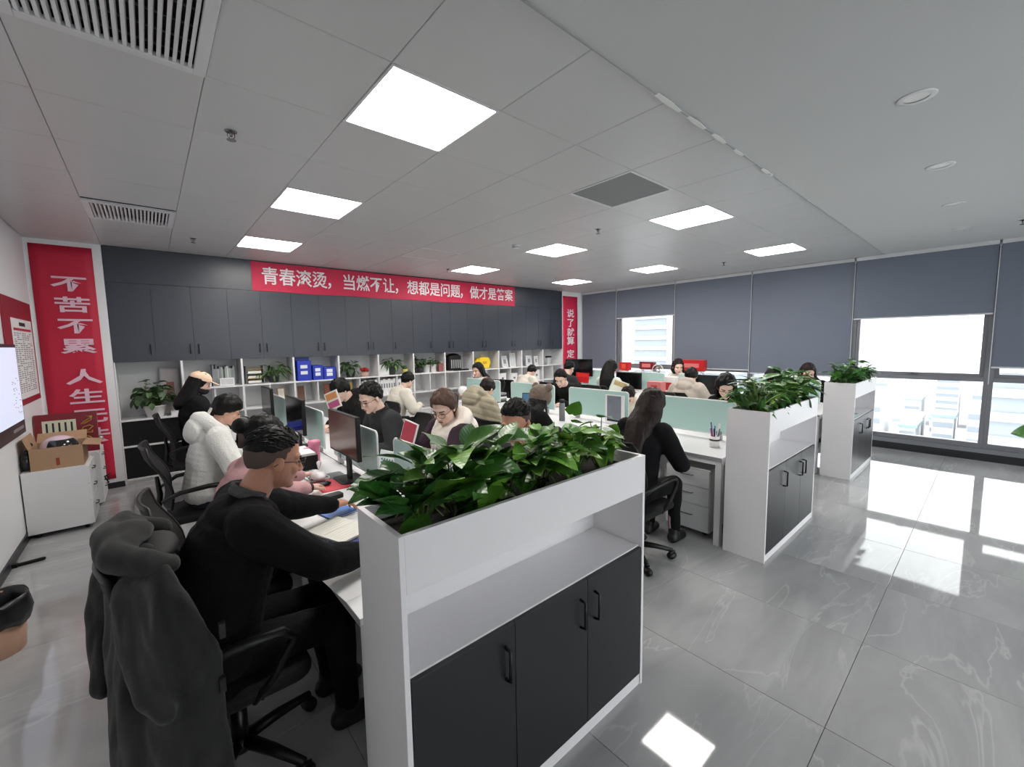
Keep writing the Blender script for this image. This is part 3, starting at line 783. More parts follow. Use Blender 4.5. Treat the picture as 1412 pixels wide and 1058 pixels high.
# ------------------------------------------------------------------ people
SKIN = mat('skin', (222,174,152), 0.5, vary=(18, 0.05)); SKIN2 = mat('fair skin', (236,198,180), 0.5, vary=(18, 0.05)); SKIN3 = mat('tanned skin', (196,140,116), 0.45, vary=(16, 0.07))
for m_ in (SKIN, SKIN2, SKIN3):
    m_.node_tree.nodes['Principled BSDF'].inputs['Subsurface Weight'].default_value = 0.08
    m_.node_tree.nodes['Principled BSDF'].inputs['Subsurface Radius'].default_value = (0.02, 0.008, 0.004)
def hair_material(name, rgb, rough=0.45):
    m = mat(name, rgb, rough, spec=0.22); nt = m.node_tree; b = nt.nodes['Principled BSDF']
    tc = nt.nodes.new('ShaderNodeTexCoord'); mp = nt.nodes.new('ShaderNodeMapping'); mp.inputs['Scale'].default_value = (90, 160, 12)
    n = nt.nodes.new('ShaderNodeTexNoise'); n.inputs['Scale'].default_value = 1.0; n.inputs['Detail'].default_value = 3
    bp = nt.nodes.new('ShaderNodeBump'); bp.inputs['Strength'].default_value = 0.6; bp.inputs['Distance'].default_value = 0.006
    nt.links.new(tc.outputs['Object'], mp.inputs[0]); nt.links.new(mp.outputs[0], n.inputs['Vector']); nt.links.new(n.outputs['Fac'], bp.inputs['Height']); nt.links.new(bp.outputs['Normal'], b.inputs['Normal'])
    return m
HAIRK = hair_material('black hair', (13,12,12)); HAIRB = hair_material('dark brown hair', (32,22,19)); HAIRM = hair_material('brown hair', (76,56,46))
FADE = mat('short cropped hair', (88,73,67), 0.8, bump=(700, 0.3))
LIP = mat('lips', (178,104,98), 0.5); EYE = mat('dark eye', (26,20,18), 0.3); 
def cloth(name, rgb, rough=0.9, b=(55, 0.35), sheen=0.0): return mat(name, rgb, rough, bump=b, vary=(6, 0.10), sheen=sheen, spec=0.25)
C_BLK = cloth('black knit', (6,6,10), sheen=0.0); C_DRK = cloth('black coat cloth', (15,15,16)); C_WHT = cloth('white fleece', (226,226,222), b=(90, 0.5)); C_PNK = cloth('dusty pink cloth', (206,160,162))
C_CRM = cloth('cream cloth', (228,222,208)); C_OLV = cloth('beige puffer nylon', (176,166,144), 0.55); C_VST = cloth('off white vest', (232,222,212), 0.6); C_PUR = cloth('dark plum print sleeve', (58,42,54))
C_GRY = cloth('dark grey jacket', (52,52,54)); C_TED = cloth('oatmeal teddy fleece', (204,192,180), b=(160, 0.9)); C_TRS = cloth('black trousers', (10,10,12)); C_JEA = cloth('dark jeans', (52,58,68)); C_MNT = cloth('pale mint jacket', (206,216,208))
C_PLD = cloth('dusty rose sleeve', (178,128,120)); C_SHIRT = cloth('grey shirt collar', (84,84,86), b=(300, 0.2))
BEAR = mat('brown bear plush', (128,108,94), 0.95, bump=(220, 1.0), sheen=0.3); CAPM = cloth('peach cap cloth', (240,206,178)); GLS = mat('thin black glasses', (24,22,22), 0.3, metal=0.5); GLS2 = mat('gold glasses', (120,100,84), 0.3, metal=0.7)
SHOE = mat('black shoe', (22,22,22), 0.5); SHOEW = mat('white shoe', (214,214,212), 0.5)

def head_mb(male, k=1.0):
    mb = MB()
    mb.ell((-0.012, 0, 0.038), (0.100, 0.078, 0.094), n=20, m=14)
    mb.ell((0.022, 0, -0.035), (0.074, 0.0635, 0.082), n=20, m=14)
    jw = 0.052 if male else 0.045
    mb.ell((0.042, 0, -0.078), (0.046, jw, 0.034), n=16, m=10)
    mb.ell((0.072, 0, -0.098), (0.022, 0.024 if male else 0.019, 0.018))
    mb.ell((0.066, 0, 0.024), (0.030, 0.056, 0.022))
    for s in (-1, 1):
        mb.ell((0.064, s*0.036, -0.030), (0.024, 0.024, 0.024))
        mb.ell((-0.006, s*0.078, -0.010), (0.020, 0.010, 0.031), Matrix.Rotation(s*0.35, 3, 'Z') @ Matrix.Rotation(0.2, 3, 'Y'))
        mb.ell((0.103, s*0.011, -0.037), (0.010, 0.009, 0.008))
    mb.cap((0.088, 0, 0.012), (0.111, 0, -0.033), 0.008, 0.0125, 10)
    mb.ell((0.089, 0, -0.062), (0.011, 0.024, 0.007)).ell((0.087, 0, -0.074), (0.010, 0.019, 0.007))
    return mb
LOWX = [-0.14, -0.09, -0.05, -0.01, 0.015, 0.035, 0.06, 0.085, 0.12]
HAIRLINE = {'male': [-0.065,-0.06,-0.045,0.012,0.005,0.035,0.062,0.080,0.088], 'top': [0.02,0.025,0.03,0.04,0.048,0.058,0.074,0.086,0.094], 'fade': [-0.055,-0.05,-0.035,0.012,-0.002,0.045,0.08,0.2,0.3],
            'female': [-0.09,-0.085,-0.075,-0.03,-0.02,0.0,0.045,0.076,0.088], 'fringe': [-0.09,-0.085,-0.075,-0.05,-0.03,-0.01,0.01,0.032,0.04], 'long': [-0.10,-0.10,-0.09,-0.075,-0.06,-0.03,0.03,0.07,0.086]}
def hair_cap(style, thick=0.013, seed=0, n=44, m=32, rough=0.004):
    vs = []; fs = []; c = Vector((-0.012, 0, 0.030)); rd = (0.100+thick, 0.079+thick, 0.102+thick); rr = random.Random(seed)
    ph = [rr.random()*6.28 for _ in range(6)]
    for i in range(m+1):
        t = PI*min(max(i, 0.03), m-0.03)/m
        for j in range(n):
            p = 2*PI*j/n
            d = Vector((math.sin(t)*math.cos(p), math.sin(t)*math.sin(p), math.cos(t)))
            q = Vector((d.x*rd[0], d.y*rd[1], d.z*rd[2])) + c
            low = float(np.interp(q.x, LOWX, HAIRLINE[style])) + 0.002*math.sin(9*p+ph[0])
            e = (q.z-low)/0.018; e = max(0.0, min(1.0, e*0.5+0.5)); e = e*e*(3-2*e)
            wob = rough*(math.sin(7*p+3*t+ph[1])+math.sin(13*p-5*t+ph[2])+math.sin(4*p+11*t+ph[3]))*(1 if thick > 0.005 else 0.1)
            f = (0.66*(1-e) + 1.0*e)
            vs.append(c + (q-c)*f + d*wob*e)
    for i in range(m):
        for j in range(n): fs.append((i*n+j, (i+1)*n+j, (i+1)*n+(j+1)%n, i*n+(j+1)%n))
    fs.append(tuple(range(n))); fs.append(tuple(range((m+1)*n-1, m*n-1, -1)))
    return MB().add(vs, fs)
def add_tufts(mb, thick, low, seed, n=170, ln=0.022):
    rr = random.Random(seed); c = Vector((-0.012, 0, 0.030)); rd = (0.100+thick, 0.079+thick, 0.102+thick)
    for q in range(n):
        th_ = math.acos(rr.uniform(0.25, 1.0)); p = rr.uniform(0, 2*PI); d = Vector((math.sin(th_)*math.cos(p), math.sin(th_)*math.sin(p), math.cos(th_)))
        o = c+Vector((d.x*rd[0], d.y*rd[1], d.z*rd[2]))*0.985
        if o.z < float(np.interp(o.x, LOWX, HAIRLINE[low]))+0.012: continue
        t = (Vector((-0.9, 0.25*rr.uniform(-1, 1), 0.1))-d*Vector((-0.9, 0, 0.1)).dot(d)).normalized()
        mb.cap(o-t*0.004, o+t*ln*rr.uniform(0.6, 1.2)+d*0.005*rr.uniform(0.2, 1.3), 0.006, 0.0022, 6, 1)
    return mb
def hand_mb(W, f, nrm, side, curl=0.5, spread=0.012, k=1.0, thumb_out=0.045):
    """W wrist, f pointing along the hand, nrm = back of the hand, side=+1 left hand"""
    f = Vector(f).normalized(); nrm = Vector(nrm); nrm = (nrm - f*nrm.dot(f)).normalized()
    lat = nrm.cross(f)*side                     # towards the thumb? (sign fixed below)
    lat = f.cross(nrm)*(-side)
    mb = MB(); P = lambda a, b, c: Vector(W) + f*(a*k) + lat*(b*k) + nrm*(c*k)
    mb.cap(P(-0.03,0,0), P(0.02,0,0), 0.026*k, 0.026*k, 12, sy=1.0)
    lens = (0.040, 0.045, 0.042, 0.033); ys = (0.028, 0.0095, -0.009, -0.026)
    for q in range(4):
        kb = P(0.083-0.006*abs(q-1), ys[q]*1.05, 0.004)
        mb.cap(P(0.012, ys[q]*0.6, 0.0), kb, 0.0165*k, 0.0115*k, 10)
        a = kb; ang = 0.15+curl*0.5; L = lens[q]; cur = a
        for sgm, (ln, rad) in enumerate(((L, 0.0092), (L*0.66, 0.0085), (L*0.5, 0.0072))):
            nxt = cur + (f*math.cos(ang) - nrm*math.sin(ang))*(ln*k) + lat*(spread*(1.5-q)*0.18*k)
            mb.cap(cur, nxt, 0.0098*k if sgm == 0 else rad*k, rad*k*0.94, 10); cur = nxt; ang += curl*0.9
    b0 = P(0.018, 0.022, -0.004); b1 = P(0.048, thumb_out, -0.014); b2 = P(0.078, thumb_out+0.008, -0.02); b3 = P(0.10, thumb_out+0.004, -0.024)
    mb.cap(b0, b1, 0.0155*k, 0.0115*k, 10).cap(b1, b2, 0.011*k, 0.0098*k, 10).cap(b2, b3, 0.0098*k, 0.008*k, 10)
    return mb
def ik(S, T, l1, l2, hint):
    S = Vector(S); T = Vector(T); d = T-S; L = d.length
    if L > (l1+l2)*0.995:
        T = S + d*((l1+l2)*0.995/L); d = T-S; L = d.length
    u = d/L; a = (l1*l1-l2*l2+L*L)/(2*L); h = math.sqrt(max(0, l1*l1-a*a))
    hint = Vector(hint); p = (hint-u*hint.dot(u)).normalized()
    return S+u*a+p*h, T
PEOPLE = []
def person(label, head, rz, hp=20, hyaw=0, hroll=0, male=False, skin=SKIN, hair='female', hairm=HAIRK, top=C_BLK, pants=C_TRS, puff=0.012, near=False,
           lhand=None, rhand=None, hood=None, collar=None, vest=None, glasses=None, extra=None, lift=0.0, shoe=SHOE, hair_len=0.32, folds=0.006, quilt=0.0, no_chair=False, chair_label=None, seed=1, hs=None, brows=True, legs=True, curl=0.5, bulk=1.0, Lsp=None, chair_dx=-0.02, group='seated office workers'):
    k = 1.0 if male else 0.94
    if hs is None: hs = 0.98 if male else 0.93
    H0 = 0.565+lift; Ls, Ln = (0.535*k if Lsp is None else Lsp), 0.165*k
    hz = head[2]; th = 0.0
    for it in range(200):
        if H0+Ls*math.cos(th)+Ln*math.cos(th+0.35) <= hz: break
        th += 0.008
    over = hz-(H0+Ls*math.cos(th)+Ln*math.cos(th+0.35))
    if over > 0: H0 += over
    sp = Vector((math.sin(th), 0, math.cos(th)))             # spine direction
    bk = Vector((-math.cos(th), 0, math.sin(th)))            # towards the back
    P = Vector((0, 0, H0)); N = P+sp*Ls
    HP = N + Vector((math.sin(th+0.35), 0, math.cos(th+0.35)))*Ln
    Rz = Matrix.Rotation(rz, 4, 'Z')
    base = Vector((head[0], head[1], 0)) - Rz @ Vector((HP.x, HP.y, 0))
    root = thing('person', label, 'person', (base.x, base.y, 0), rz, group)
    inv = Rz.inverted()
    loc = lambda w: inv @ (Vector(w)-base)
    HM = Matrix.Translation(HP) @ Matrix.Rotation(math.radians(hyaw), 4, 'Z') @ Matrix.Rotation(math.radians(hp), 4, 'Y') @ Matrix.Rotation(math.radians(hroll), 4, 'X') @ Matrix.Scale(hs, 4)
    # arms
    sw = (0.185 if male else 0.16)*(0.5+0.5*bulk); SH = {s: N - sp*0.065*k + Vector((0, s*sw, 0)) for s in (1, -1)}
    arms = {}
    for s, tgt in ((1, lhand), (-1, rhand)):
        T = loc(tgt) if tgt is not None else Vector((max(HP.x+0.10, 0.36), s*0.14, 0.792))
        E, T = ik(SH[s], T, 0.285*k, 0.255*k, (-0.35, s*0.75, -0.75)); arms[s] = (SH[s], E, T)
    # body: one mesh (head, neck, hands finely meshed, the covered rest coarsely)
    v = 0.0042 if near else 0.006
    hm = head_mb(male).xf(HM); hm.cap(HM @ Vector((-0.022, 0, -0.04)), N - sp*0.02 + bk*0.0, 0.056 if male else 0.047, 0.062 if male else 0.05, 14)
    groups = [(hm, v, 3)]
    tm = MB().chain([P, P+sp*0.2*k, P+sp*0.36*k, N-sp*0.06], [0.10, 0.095, 0.10, 0.06], 12)
    for s in (1, -1):
        S_, E_, T_ = arms[s]; tm.chain([N-sp*0.08, S_, E_, T_], [0.05, 0.042, 0.034, 0.025], 10)
        if legs: tm.chain([Vector((0, s*0.08, H0-0.03)), Vector((0.42*k, s*0.11, H0-0.055)), Vector((0.44*k, s*0.11, 0.10))], [0.06, 0.048, 0.035], 10)
    groups.append((tm, 0.014, 2))
    for s in (1, -1):
        S_, E_, T_ = arms[s]; d = (T_-E_).normalized(); d2 = Vector((d.x, d.y, min(0.05, d.z*0.4)-0.03))
        groups.append((hand_mb(T_, d2, Vector((0, 0, 1)), s, curl=curl, k=1.0 if male else 0.9), 0.0038 if near else 0.005, 2))
    bake('body', groups, skin, root)
    # clothing
    t = puff; tor = MB(); R3 = Matrix(((sp.z, 0, sp.x), (0, 1, 0), (-sp.x, 0, sp.z)))
    wk = (1.06 if male else 0.96)*bulk
    FR = [0.0, 0.2, 0.45, 0.68, 0.86]
    for q in range(12):
        fr = 0.86*q/11; rx = float(np.interp(fr, FR, [0.128, 0.120, 0.122, 0.122, 0.096])); ry = float(np.interp(fr, FR, [0.172, 0.158, 0.156, 0.166, 0.148])); rz_ = 0.11 if q < 9 else 0.085
        tor.ell(P+sp*(Ls*fr)+bk*(0.016*math.sin(PI*fr/0.9)), (rx*wk+t, ry*wk+t, rz_+t*0.4), R3, 18, 12)
    tor.cap(SH[1]-Vector((0, 0.03, 0)), SH[-1]+Vector((0, 0.03, 0)), 0.062*wk+t*0.8, 0.062*wk+t*0.8, 14)
    tor.cap(N-sp*0.05, N-sp*0.005+bk*0.004, 0.078, 0.06+t*0.3, 14)
    slv = tor if vest is None else MB()
    for s in (1, -1):
        S_, E_, T_ = arms[s]; W_ = T_-(T_-E_).normalized()*0.012
        slv.chain([S_, E_, W_], [0.064*k*bulk+t, 0.05*k*bulk+t*0.9, 0.036*k+t*0.6], 14)
    if hood:
        hk = 1.0 if hood is True else hood
        pts = []
        for q in range(9):
            a = math.radians(-140+280*q/8); pts.append(N + bk*(0.095*math.cos(a)*hk+0.012) + Vector((0, 0.098*math.sin(a)*hk, 0)) + sp*(0.015+0.04*math.cos(a)*hk))
        tor.chain(pts, [(0.03+0.028*math.sin(PI*q/8))*hk for q in range(9)], 12)
        tor.ell(N+bk*0.125*hk-sp*0.03, (0.065*hk, 0.125*hk, 0.095*hk), R3)
    vx = 0.007 if near else 0.010
    sd = seed
    def dsp(co, fo=folds, q=quilt, z0=H0):
        o = fo*sinnoise(co, 3.2, sd) + fo*0.5*sinnoise(co*np.array([1, 1, 0.55]), 8.0, sd+9)
        if q:
            h = co@np.array([sp.x, 0, sp.z]); o = o + q*(np.abs(np.sin(h*PI/0.075))**0.6-0.7)
        return o
    bake('top' if vest is None else 'vest', [(tor, vx, 3)], top, root, dsp)
    if vest is not None: bake('sleeves', [(slv, vx, 3)], vest, root, dsp)
    if collar:
        cm = MB(); pts = []
        for q in range(13):
            a = math.radians(-160+320*q/12); pts.append(N + bk*(0.064*math.cos(a)+0.004) + Vector((0, 0.066*math.sin(a), 0)) + sp*(0.022+0.012*math.cos(a)))
        cm.chain([p-sp*0.012 for p in pts], [0.012]*13, 8).chain([p+sp*0.012 for p in pts], [0.009]*13, 8)
        bake('collar', [(cm, 0.006, 2)], collar, root)
    if legs:
        pm = MB().ell(P-Vector((0.0, 0, 0.03)), (0.14*k, 0.178*k, 0.115), None, 16, 10)
        for s in (1, -1):
            pm.chain([Vector((0.0, s*0.085, H0-0.03)), Vector((0.43*k, s*0.115, H0-0.05)), Vector((0.45*k, s*0.115, 0.12))], [0.092*k, 0.072*k, 0.05*k], 12)
        bake('trousers', [(pm, 0.012, 2)], pants, root, lambda co: 0.004*sinnoise(co, 4, 3))
        for s in (1, -1):
            bake('shoe', [(MB().cap((0.42*k, s*0.115, 0.05), (0.57*k, s*0.125, 0.04), 0.046, 0.038, 12).cap((0.44*k, s*0.115, 0.06), (0.44*k, s*0.115, 0.11), 0.045, 0.045, 10), 0.009, 2)], shoe, root)
    # hair
    hmat = hairm
    if hair == 'crop':
        add_tufts(hair_cap('top', 0.0095, seed, rough=0.0018), 0.0095, 'top', seed).xf(HM).build('hair', hmat, root, smooth=True)
        hair_cap('fade', 0.0045, seed).xf(HM).build('cropped_hair', FADE, root, smooth=True)
    elif hair == 'male':
        add_tufts(hair_cap('male', 0.014, seed, rough=0.0035), 0.014, 'male', seed).xf(HM).build('hair', hmat, root, smooth=True)
    elif hair in ('female', 'bun', 'pony', 'fringe'):
        hb = hair_cap('fringe' if hair == 'fringe' else 'female', 0.015, seed, rough=0.0025).xf(HM)
        if hair == 'bun': hb.ell(HM @ Vector((-0.125, 0, 0.045)), (0.052, 0.052, 0.045)); hb.ell(HM @ Vector((-0.10, 0, 0.04)), (0.03, 0.03, 0.03))
        if hair == 'pony':
            a = HM @ Vector((-0.105, 0, 0.05)); hb.chain([a, a+bk*0.06-sp*0.02, a+bk*0.05-sp*0.14, a+bk*0.03-sp*0.24], [0.022, 0.032, 0.03, 0.012], 12)
        hb.build('hair', hmat, root, smooth=True)
    elif hair == 'long':
        hb = MB(); hb.v, hb.f = hair_cap('long', 0.017, seed, rough=0.0025).xf(HM).v, []
        hb = hair_cap('long', 0.017, seed, rough=0.0025).xf(HM)
        st = MB()
        for q in range(15):
            a = math.radians(95+170*q/14); ca, sa = math.cos(a), math.sin(a)
            p0 = HM @ Vector((-0.012+0.095*ca, 0.078*sa, 0.045)); p1 = HM @ Vector((-0.012+0.10*ca, 0.088*sa, -0.06))
            back = max(0.0, -ca)
            p2 = N + bk*(0.105*back+0.01+puff*back) + Vector((0, sa*0.105, 0)) - sp*0.02
            p3 = p2 - sp*(hair_len*(0.8+0.2*back)) + bk*(0.03*back) - Vector((0, sa*0.025, 0))
            st.chain([p0, p1, p2, (p2+p3)/2+bk*0.012*back, p3], [0.026, 0.031, 0.034, 0.03, 0.012], 8)
        o = bake('hair', [(st, 0.008, 3), (hb, 0.007, 1)], hmat, root, lambda co: 0.0025*sinnoise(co*np.array([1, 1, 0.12]), 22, sd))
    # face
    if brows:
        em = MB(); bmw = MB()
        for s in (1, -1):
            em.ell(HM @ Vector((0.0895, s*0.031, 0.0)), (0.0055, 0.0135, 0.0045), (HM.to_3x3().normalized() @ Matrix.Rotation(s*0.35, 3, 'Z')), 12, 8)
            bmw.cap(HM @ Vector((0.098, s*0.016, 0.021)), HM @ Vector((0.083, s*0.047, 0.024)), 0.0038, 0.003, 8)
        em.build('eyes', EYE, root, smooth=True); bmw.build('eyebrows', HAIRK if hairm is not HAIRM else HAIRB, root, smooth=True)
        MB().ell(HM @ Vector((0.0945, 0, -0.0675)), (0.0075, 0.021, 0.0085), HM.to_3x3().normalized(), 12, 8).build('lips', LIP, root, smooth=True)
    if glasses:
        g = MB()
        for s in (1, -1):
            rim = [HM @ Vector((0.112-0.012*abs(math.cos(a))*(1 if math.cos(a)*1 > 0 else 0), s*(0.033+0.024*math.cos(a)), -0.003+0.019*math.sin(a))) for a in [2*PI*q/16 for q in range(16)]]
            g.tube(rim, 0.0018, 6, closed=True)
            g.tube([HM @ Vector((0.101, s*0.057, 0.003)), HM @ Vector((0.05, s*0.079, 0.006)), HM @ Vector((0.0, s*0.085, 0.004)), HM @ Vector((-0.025, s*0.084, -0.015))], 0.0018, 6)
        g.tube([HM @ Vector((0.112, 0.010, 0.0)), HM @ Vector((0.115, 0, 0.004)), HM @ Vector((0.112, -0.010, 0.0))], 0.0018, 6)
        g.build('glasses', glasses, root, smooth=True)
    info = dict(root=root, HM=HM, N=N, sp=sp, bk=bk, P=P, arms=arms, base=base, rz=rz, loc=loc)
    if extra: extra(info)
    if not no_chair:
        d = Rz @ Vector((chair_dx, 0, 0)); chair(base.x+d.x, base.y+d.y, rz, chair_label or ('black office chair under the ' + ' '.join(label.split()[:9])))
    PEOPLE.append(info); return info

# ------------------------------------------------------------------ the people at the desks
def at_x(px, py, X): v = on_x(px, py, X); return (v.x, v.y, v.z)
R0, RP = 0.0, PI          # facing +X (towards the windows) / facing -X
# --- near row, left side
def man_extra(i):
    # wrist cord / watch strap on the left wrist
    S, E, T = i['arms'][1]; d = (T-E).normalized()
    MB().cap(T-d*0.004, T+d*0.014, 0.031, 0.031, 14, 1).build('cuff', C_BLK, i['root'], smooth=True)
person('man in black sweater and glasses writing at the desk behind the foreground planter', at_x(378, 634, 0.362), R0, bulk=1.16, chair_dx=0.06, Lsp=0.56, hp=14, hyaw=6, male=True, skin=SKIN3, hair='crop', hairm=HAIRK,
       top=C_BLK, puff=0.014, near=True, lhand=(0.78, 2.36, 0.80), rhand=(0.70, 1.74, 0.80), collar=C_SHIRT, glasses=GLS, folds=0.004, hs=1.0, seed=3, extra=man_extra, curl=0.35,
       chair_label='black office chair in the foreground with a grey coat over its back')
def pink_extra(i):
    S, E, T = i['arms'][-1]; d = (T-E).normalized()
    MB().cap(T-d*0.028, T+d*0.0, 0.037, 0.036, 16, 1).build('dark_cuff', mat('dark brown cuff', (62,44,42), 0.8), i['root'], smooth=True)
    HM = i['HM']; MB().lathe([(0.034,-0.018),(0.05,-0.012),(0.053,0.0),(0.05,0.012),(0.034,0.018)], 18, cap0=False, cap1=False).xf(HM @ Matrix.Translation((-0.105,0,-0.03)) @ Matrix.Rotation(1.2,4,'Y')).build('scrunchie', mat('brown scrunchie', (70,56,50), 0.8, bump=(60,0.5)), i['root'], smooth=True)
person('woman in dusty pink top with a dark bun behind the man in black', at_x(362, 606, 0.44), R0, hp=25, hair='bun', hairm=HAIRK, top=C_PNK, skin=SKIN2, near=True, rhand=(0.735, 2.80, 0.80), lhand=(0.78, 3.1, 0.80), seed=5, extra=pink_extra, folds=0.006, curl=0.35)
def hoodie_extra(i):
    HM = i['HM']; MB().box(-0.115, -0.105, -0.03, 0.03, -0.10, -0.02).box(-0.12, -0.106, -0.034, -0.026, -0.10, -0.02).box(-0.12, -0.106, 0.026, 0.034, -0.10, -0.02).xf(HM).build('hair_clip', mat('pearl white', (232,230,226), 0.3), i['root'], bevel=0.002)
person('woman in white hooded fleece bending over her desk, hair in a white clip', at_x(313, 566, 0.455), R0, hp=28, hair='fringe', hairm=HAIRK, top=C_WHT, skin=SKIN, puff=0.03, hood=1.1, folds=0.007, pants=C_JEA, seed=7, extra=hoodie_extra, near=True)
def cap_extra(i):
    HM = i['HM']; mb = MB(); vs = []; fs = []; n, m = 28, 9
    for q in range(m+1):
        t_ = PI/2*q/m*1.05
        for j in range(n):
            p_ = 2*PI*j/n; vs.append(HM @ Vector((-0.012+0.118*math.sin(t_)*math.cos(p_), 0.10*math.sin(t_)*math.sin(p_), 0.05+0.098*math.cos(t_))))
    for q in range(m):
        for j in range(n): fs.append((q*n+j, (q+1)*n+j, (q+1)*n+(j+1)%n, q*n+(j+1)%n))
    mb.add(vs, fs); c = mb.build('cap_crown', CAPM, i['root'], smooth=True)
    MB().ell(HM @ Vector((0.125, 0, 0.048)), (0.075, 0.078, 0.007), HM.to_3x3().normalized() @ Matrix.Rotation(0.15, 3, 'Y')).build('cap_brim', CAPM, i['root'], smooth=True)
    MB().ell(HM @ Vector((0.02, 0, -0.075)), (0.088, 0.066, 0.05), HM.to_3x3().normalized()).build('dark_mask', mat('dark mask cloth', (34,32,34), 0.9), i['root'], smooth=True)
person('woman in black jacket and peach cap at the far end of the near row', at_x(276, 529, 0.42), R0, hp=22, hair='long', hairm=HAIRK, hair_len=0.10, top=C_DRK, skin=SKIN2, puff=0.035, lift=0.06, extra=cap_extra, seed=9, folds=0.009)
# --- near row, right side
def coat_extra(i): pass
person('man in black coat with straight black hair bending down in the near row', at_x(470, 538, 1.62), RP, hp=38, hyaw=10, male=True, hair='fringe', hairm=HAIRK, top=C_DRK, skin=SKIN2, puff=0.035, seed=11, folds=0.009, hood=True)
person('man in dark grey jacket and glasses looking down behind the brown screen', at_x(511, 549, 1.52), RP, hp=24, hyaw=18, male=True, hair='male', hairm=HAIRK, top=C_GRY, skin=SKIN2, puff=0.03, glasses=GLS, seed=13, collar=C_GRY, near=True, hs=1.05)
def vest_extra(i):
    N, sp, bk = i['N'], i['sp'], i['bk']
    z = MB(); fw = -bk
    for s in (1, -1): z.tube([N+fw*0.085-sp*0.02+Vector((0, s*0.012, 0)), N+fw*0.145-sp*0.12+Vector((0, s*0.018, 0)), N+fw*0.165-sp*0.24+Vector((0, s*0.02, 0))], 0.004, 6)
    z.build('drawcords', PAPER, i['root'], smooth=True)
person('woman in cream vest and glasses with brown tied hair behind the foreground leaves', at_x(612, 562, 1.66), RP, hp=26, hyaw=30, hair='pony', hairm=HAIRM, top=C_VST, vest=C_PUR, skin=SKIN2, puff=0.045, hood=1.15, glasses=GLS2, seed=15, near=True, extra=vest_extra, hs=1.0, folds=0.008)
person('man with short hair whose forehead rises above the foreground leaves', at_x(712, 582, 1.66), RP, hp=22, hyaw=22, male=True, hair='crop', hairm=HAIRK, top=C_GRY, skin=SKIN3, puff=0.02, seed=17, glasses=GLS, near=True, hs=1.02)
# --- middle row, left side
person('woman in white jacket with black hair at the far end of the middle row', at_x(562, 525, 2.92), R0, hp=30, hyaw=12, hair='female', hairm=HAIRK, top=C_CRM, skin=SKIN2, puff=0.035, seed=19, folds=0.009)
person('person in beige quilted puffer jacket with hood seen from behind', at_x(672, 536, 3.12), R0, hp=36, hyaw=15, hair='fringe', hairm=HAIRB, top=C_OLV, skin=SKIN2, puff=0.06, hood=1.2, quilt=0.010, seed=21, folds=0.006, brows=False)
def bear_extra(i):
    HM = i['HM']; mb = MB()
    mb.ell(HM @ Vector((-0.012, 0, 0.045)), (0.130, 0.112, 0.125), HM.to_3x3().normalized(), 20, 14)
    for s in (1, -1): mb.ell(HM @ Vector((-0.015, s*0.105, 0.15)), (0.03, 0.045, 0.045), HM.to_3x3().normalized())
    bake('bear_hat', [(mb, 0.008, 2)], BEAR, i['root'], lambda co: 0.003*sinnoise(co, 30, 4))
    st = MB(); a = HM @ Vector((-0.02, -0.10, -0.02)); st.tube([a, a+Vector((0.0, -0.02, -0.1)), a+Vector((0.02, -0.03, -0.26))], [0.012, 0.01, 0.012], 8)
    st.build('hat_strap', mat('dark strap', (40,34,32), 0.8), i['root'], smooth=True)
person('person in a brown plush bear hat seen from behind in the middle row', at_x(745, 552, 3.05), R0, hp=18, hyaw=0, hair='long', hair_len=0.2, hairm=HAIRK, top=C_DRK, skin=SKIN2, puff=0.025, seed=23, extra=bear_extra, brows=False)
person('woman with long dark brown hair and black top beside the middle planter, from behind', at_x(899, 560, 3.06), R0, hp=22, hyaw=-4, hair='long', hair_len=0.42, hairm=HAIRB, top=C_BLK, skin=SKIN2, puff=0.022, seed=25, brows=False, hs=1.02, chair_label='black office chair of the woman with long hair beside the middle planter')
# --- middle row, right side
person('woman with long black hair and pale mint jacket facing left near the shelves', at_x(659, 511, 4.62), RP, hp=10, hyaw=10, hair='long', hair_len=0.25, hairm=HAIRK, top=C_MNT, skin=SKIN2, puff=0.03, seed=27, lhand=(4.2, 5.75, 0.95), vest=C_PLD, hs=1.05)
person('young man in dark jacket looking down between mint dividers', at_x(773, 522, 4.68), RP, hp=30, hyaw=25, male=True, hair='male', hairm=HAIRK, top=C_DRK, skin=SKIN2, puff=0.03, seed=29, hs=1.0)
person('person with brown hair resting the head low behind the blue mint divider', at_x(866, 545, 4.5), RP, hp=55, hyaw=20, hair='female', hairm=HAIRB, top=C_CRM, skin=SKIN2, puff=0.025, seed=31)
person('woman in glasses and black top bent behind the mint divider at the middle planter', at_x(1001, 533, 4.78), RP, hp=32, hyaw=28, hair='long', hair_len=0.22, hairm=HAIRK, top=C_BLK, skin=SKIN2, puff=0.02, seed=33, glasses=GLS2, hs=1.05)
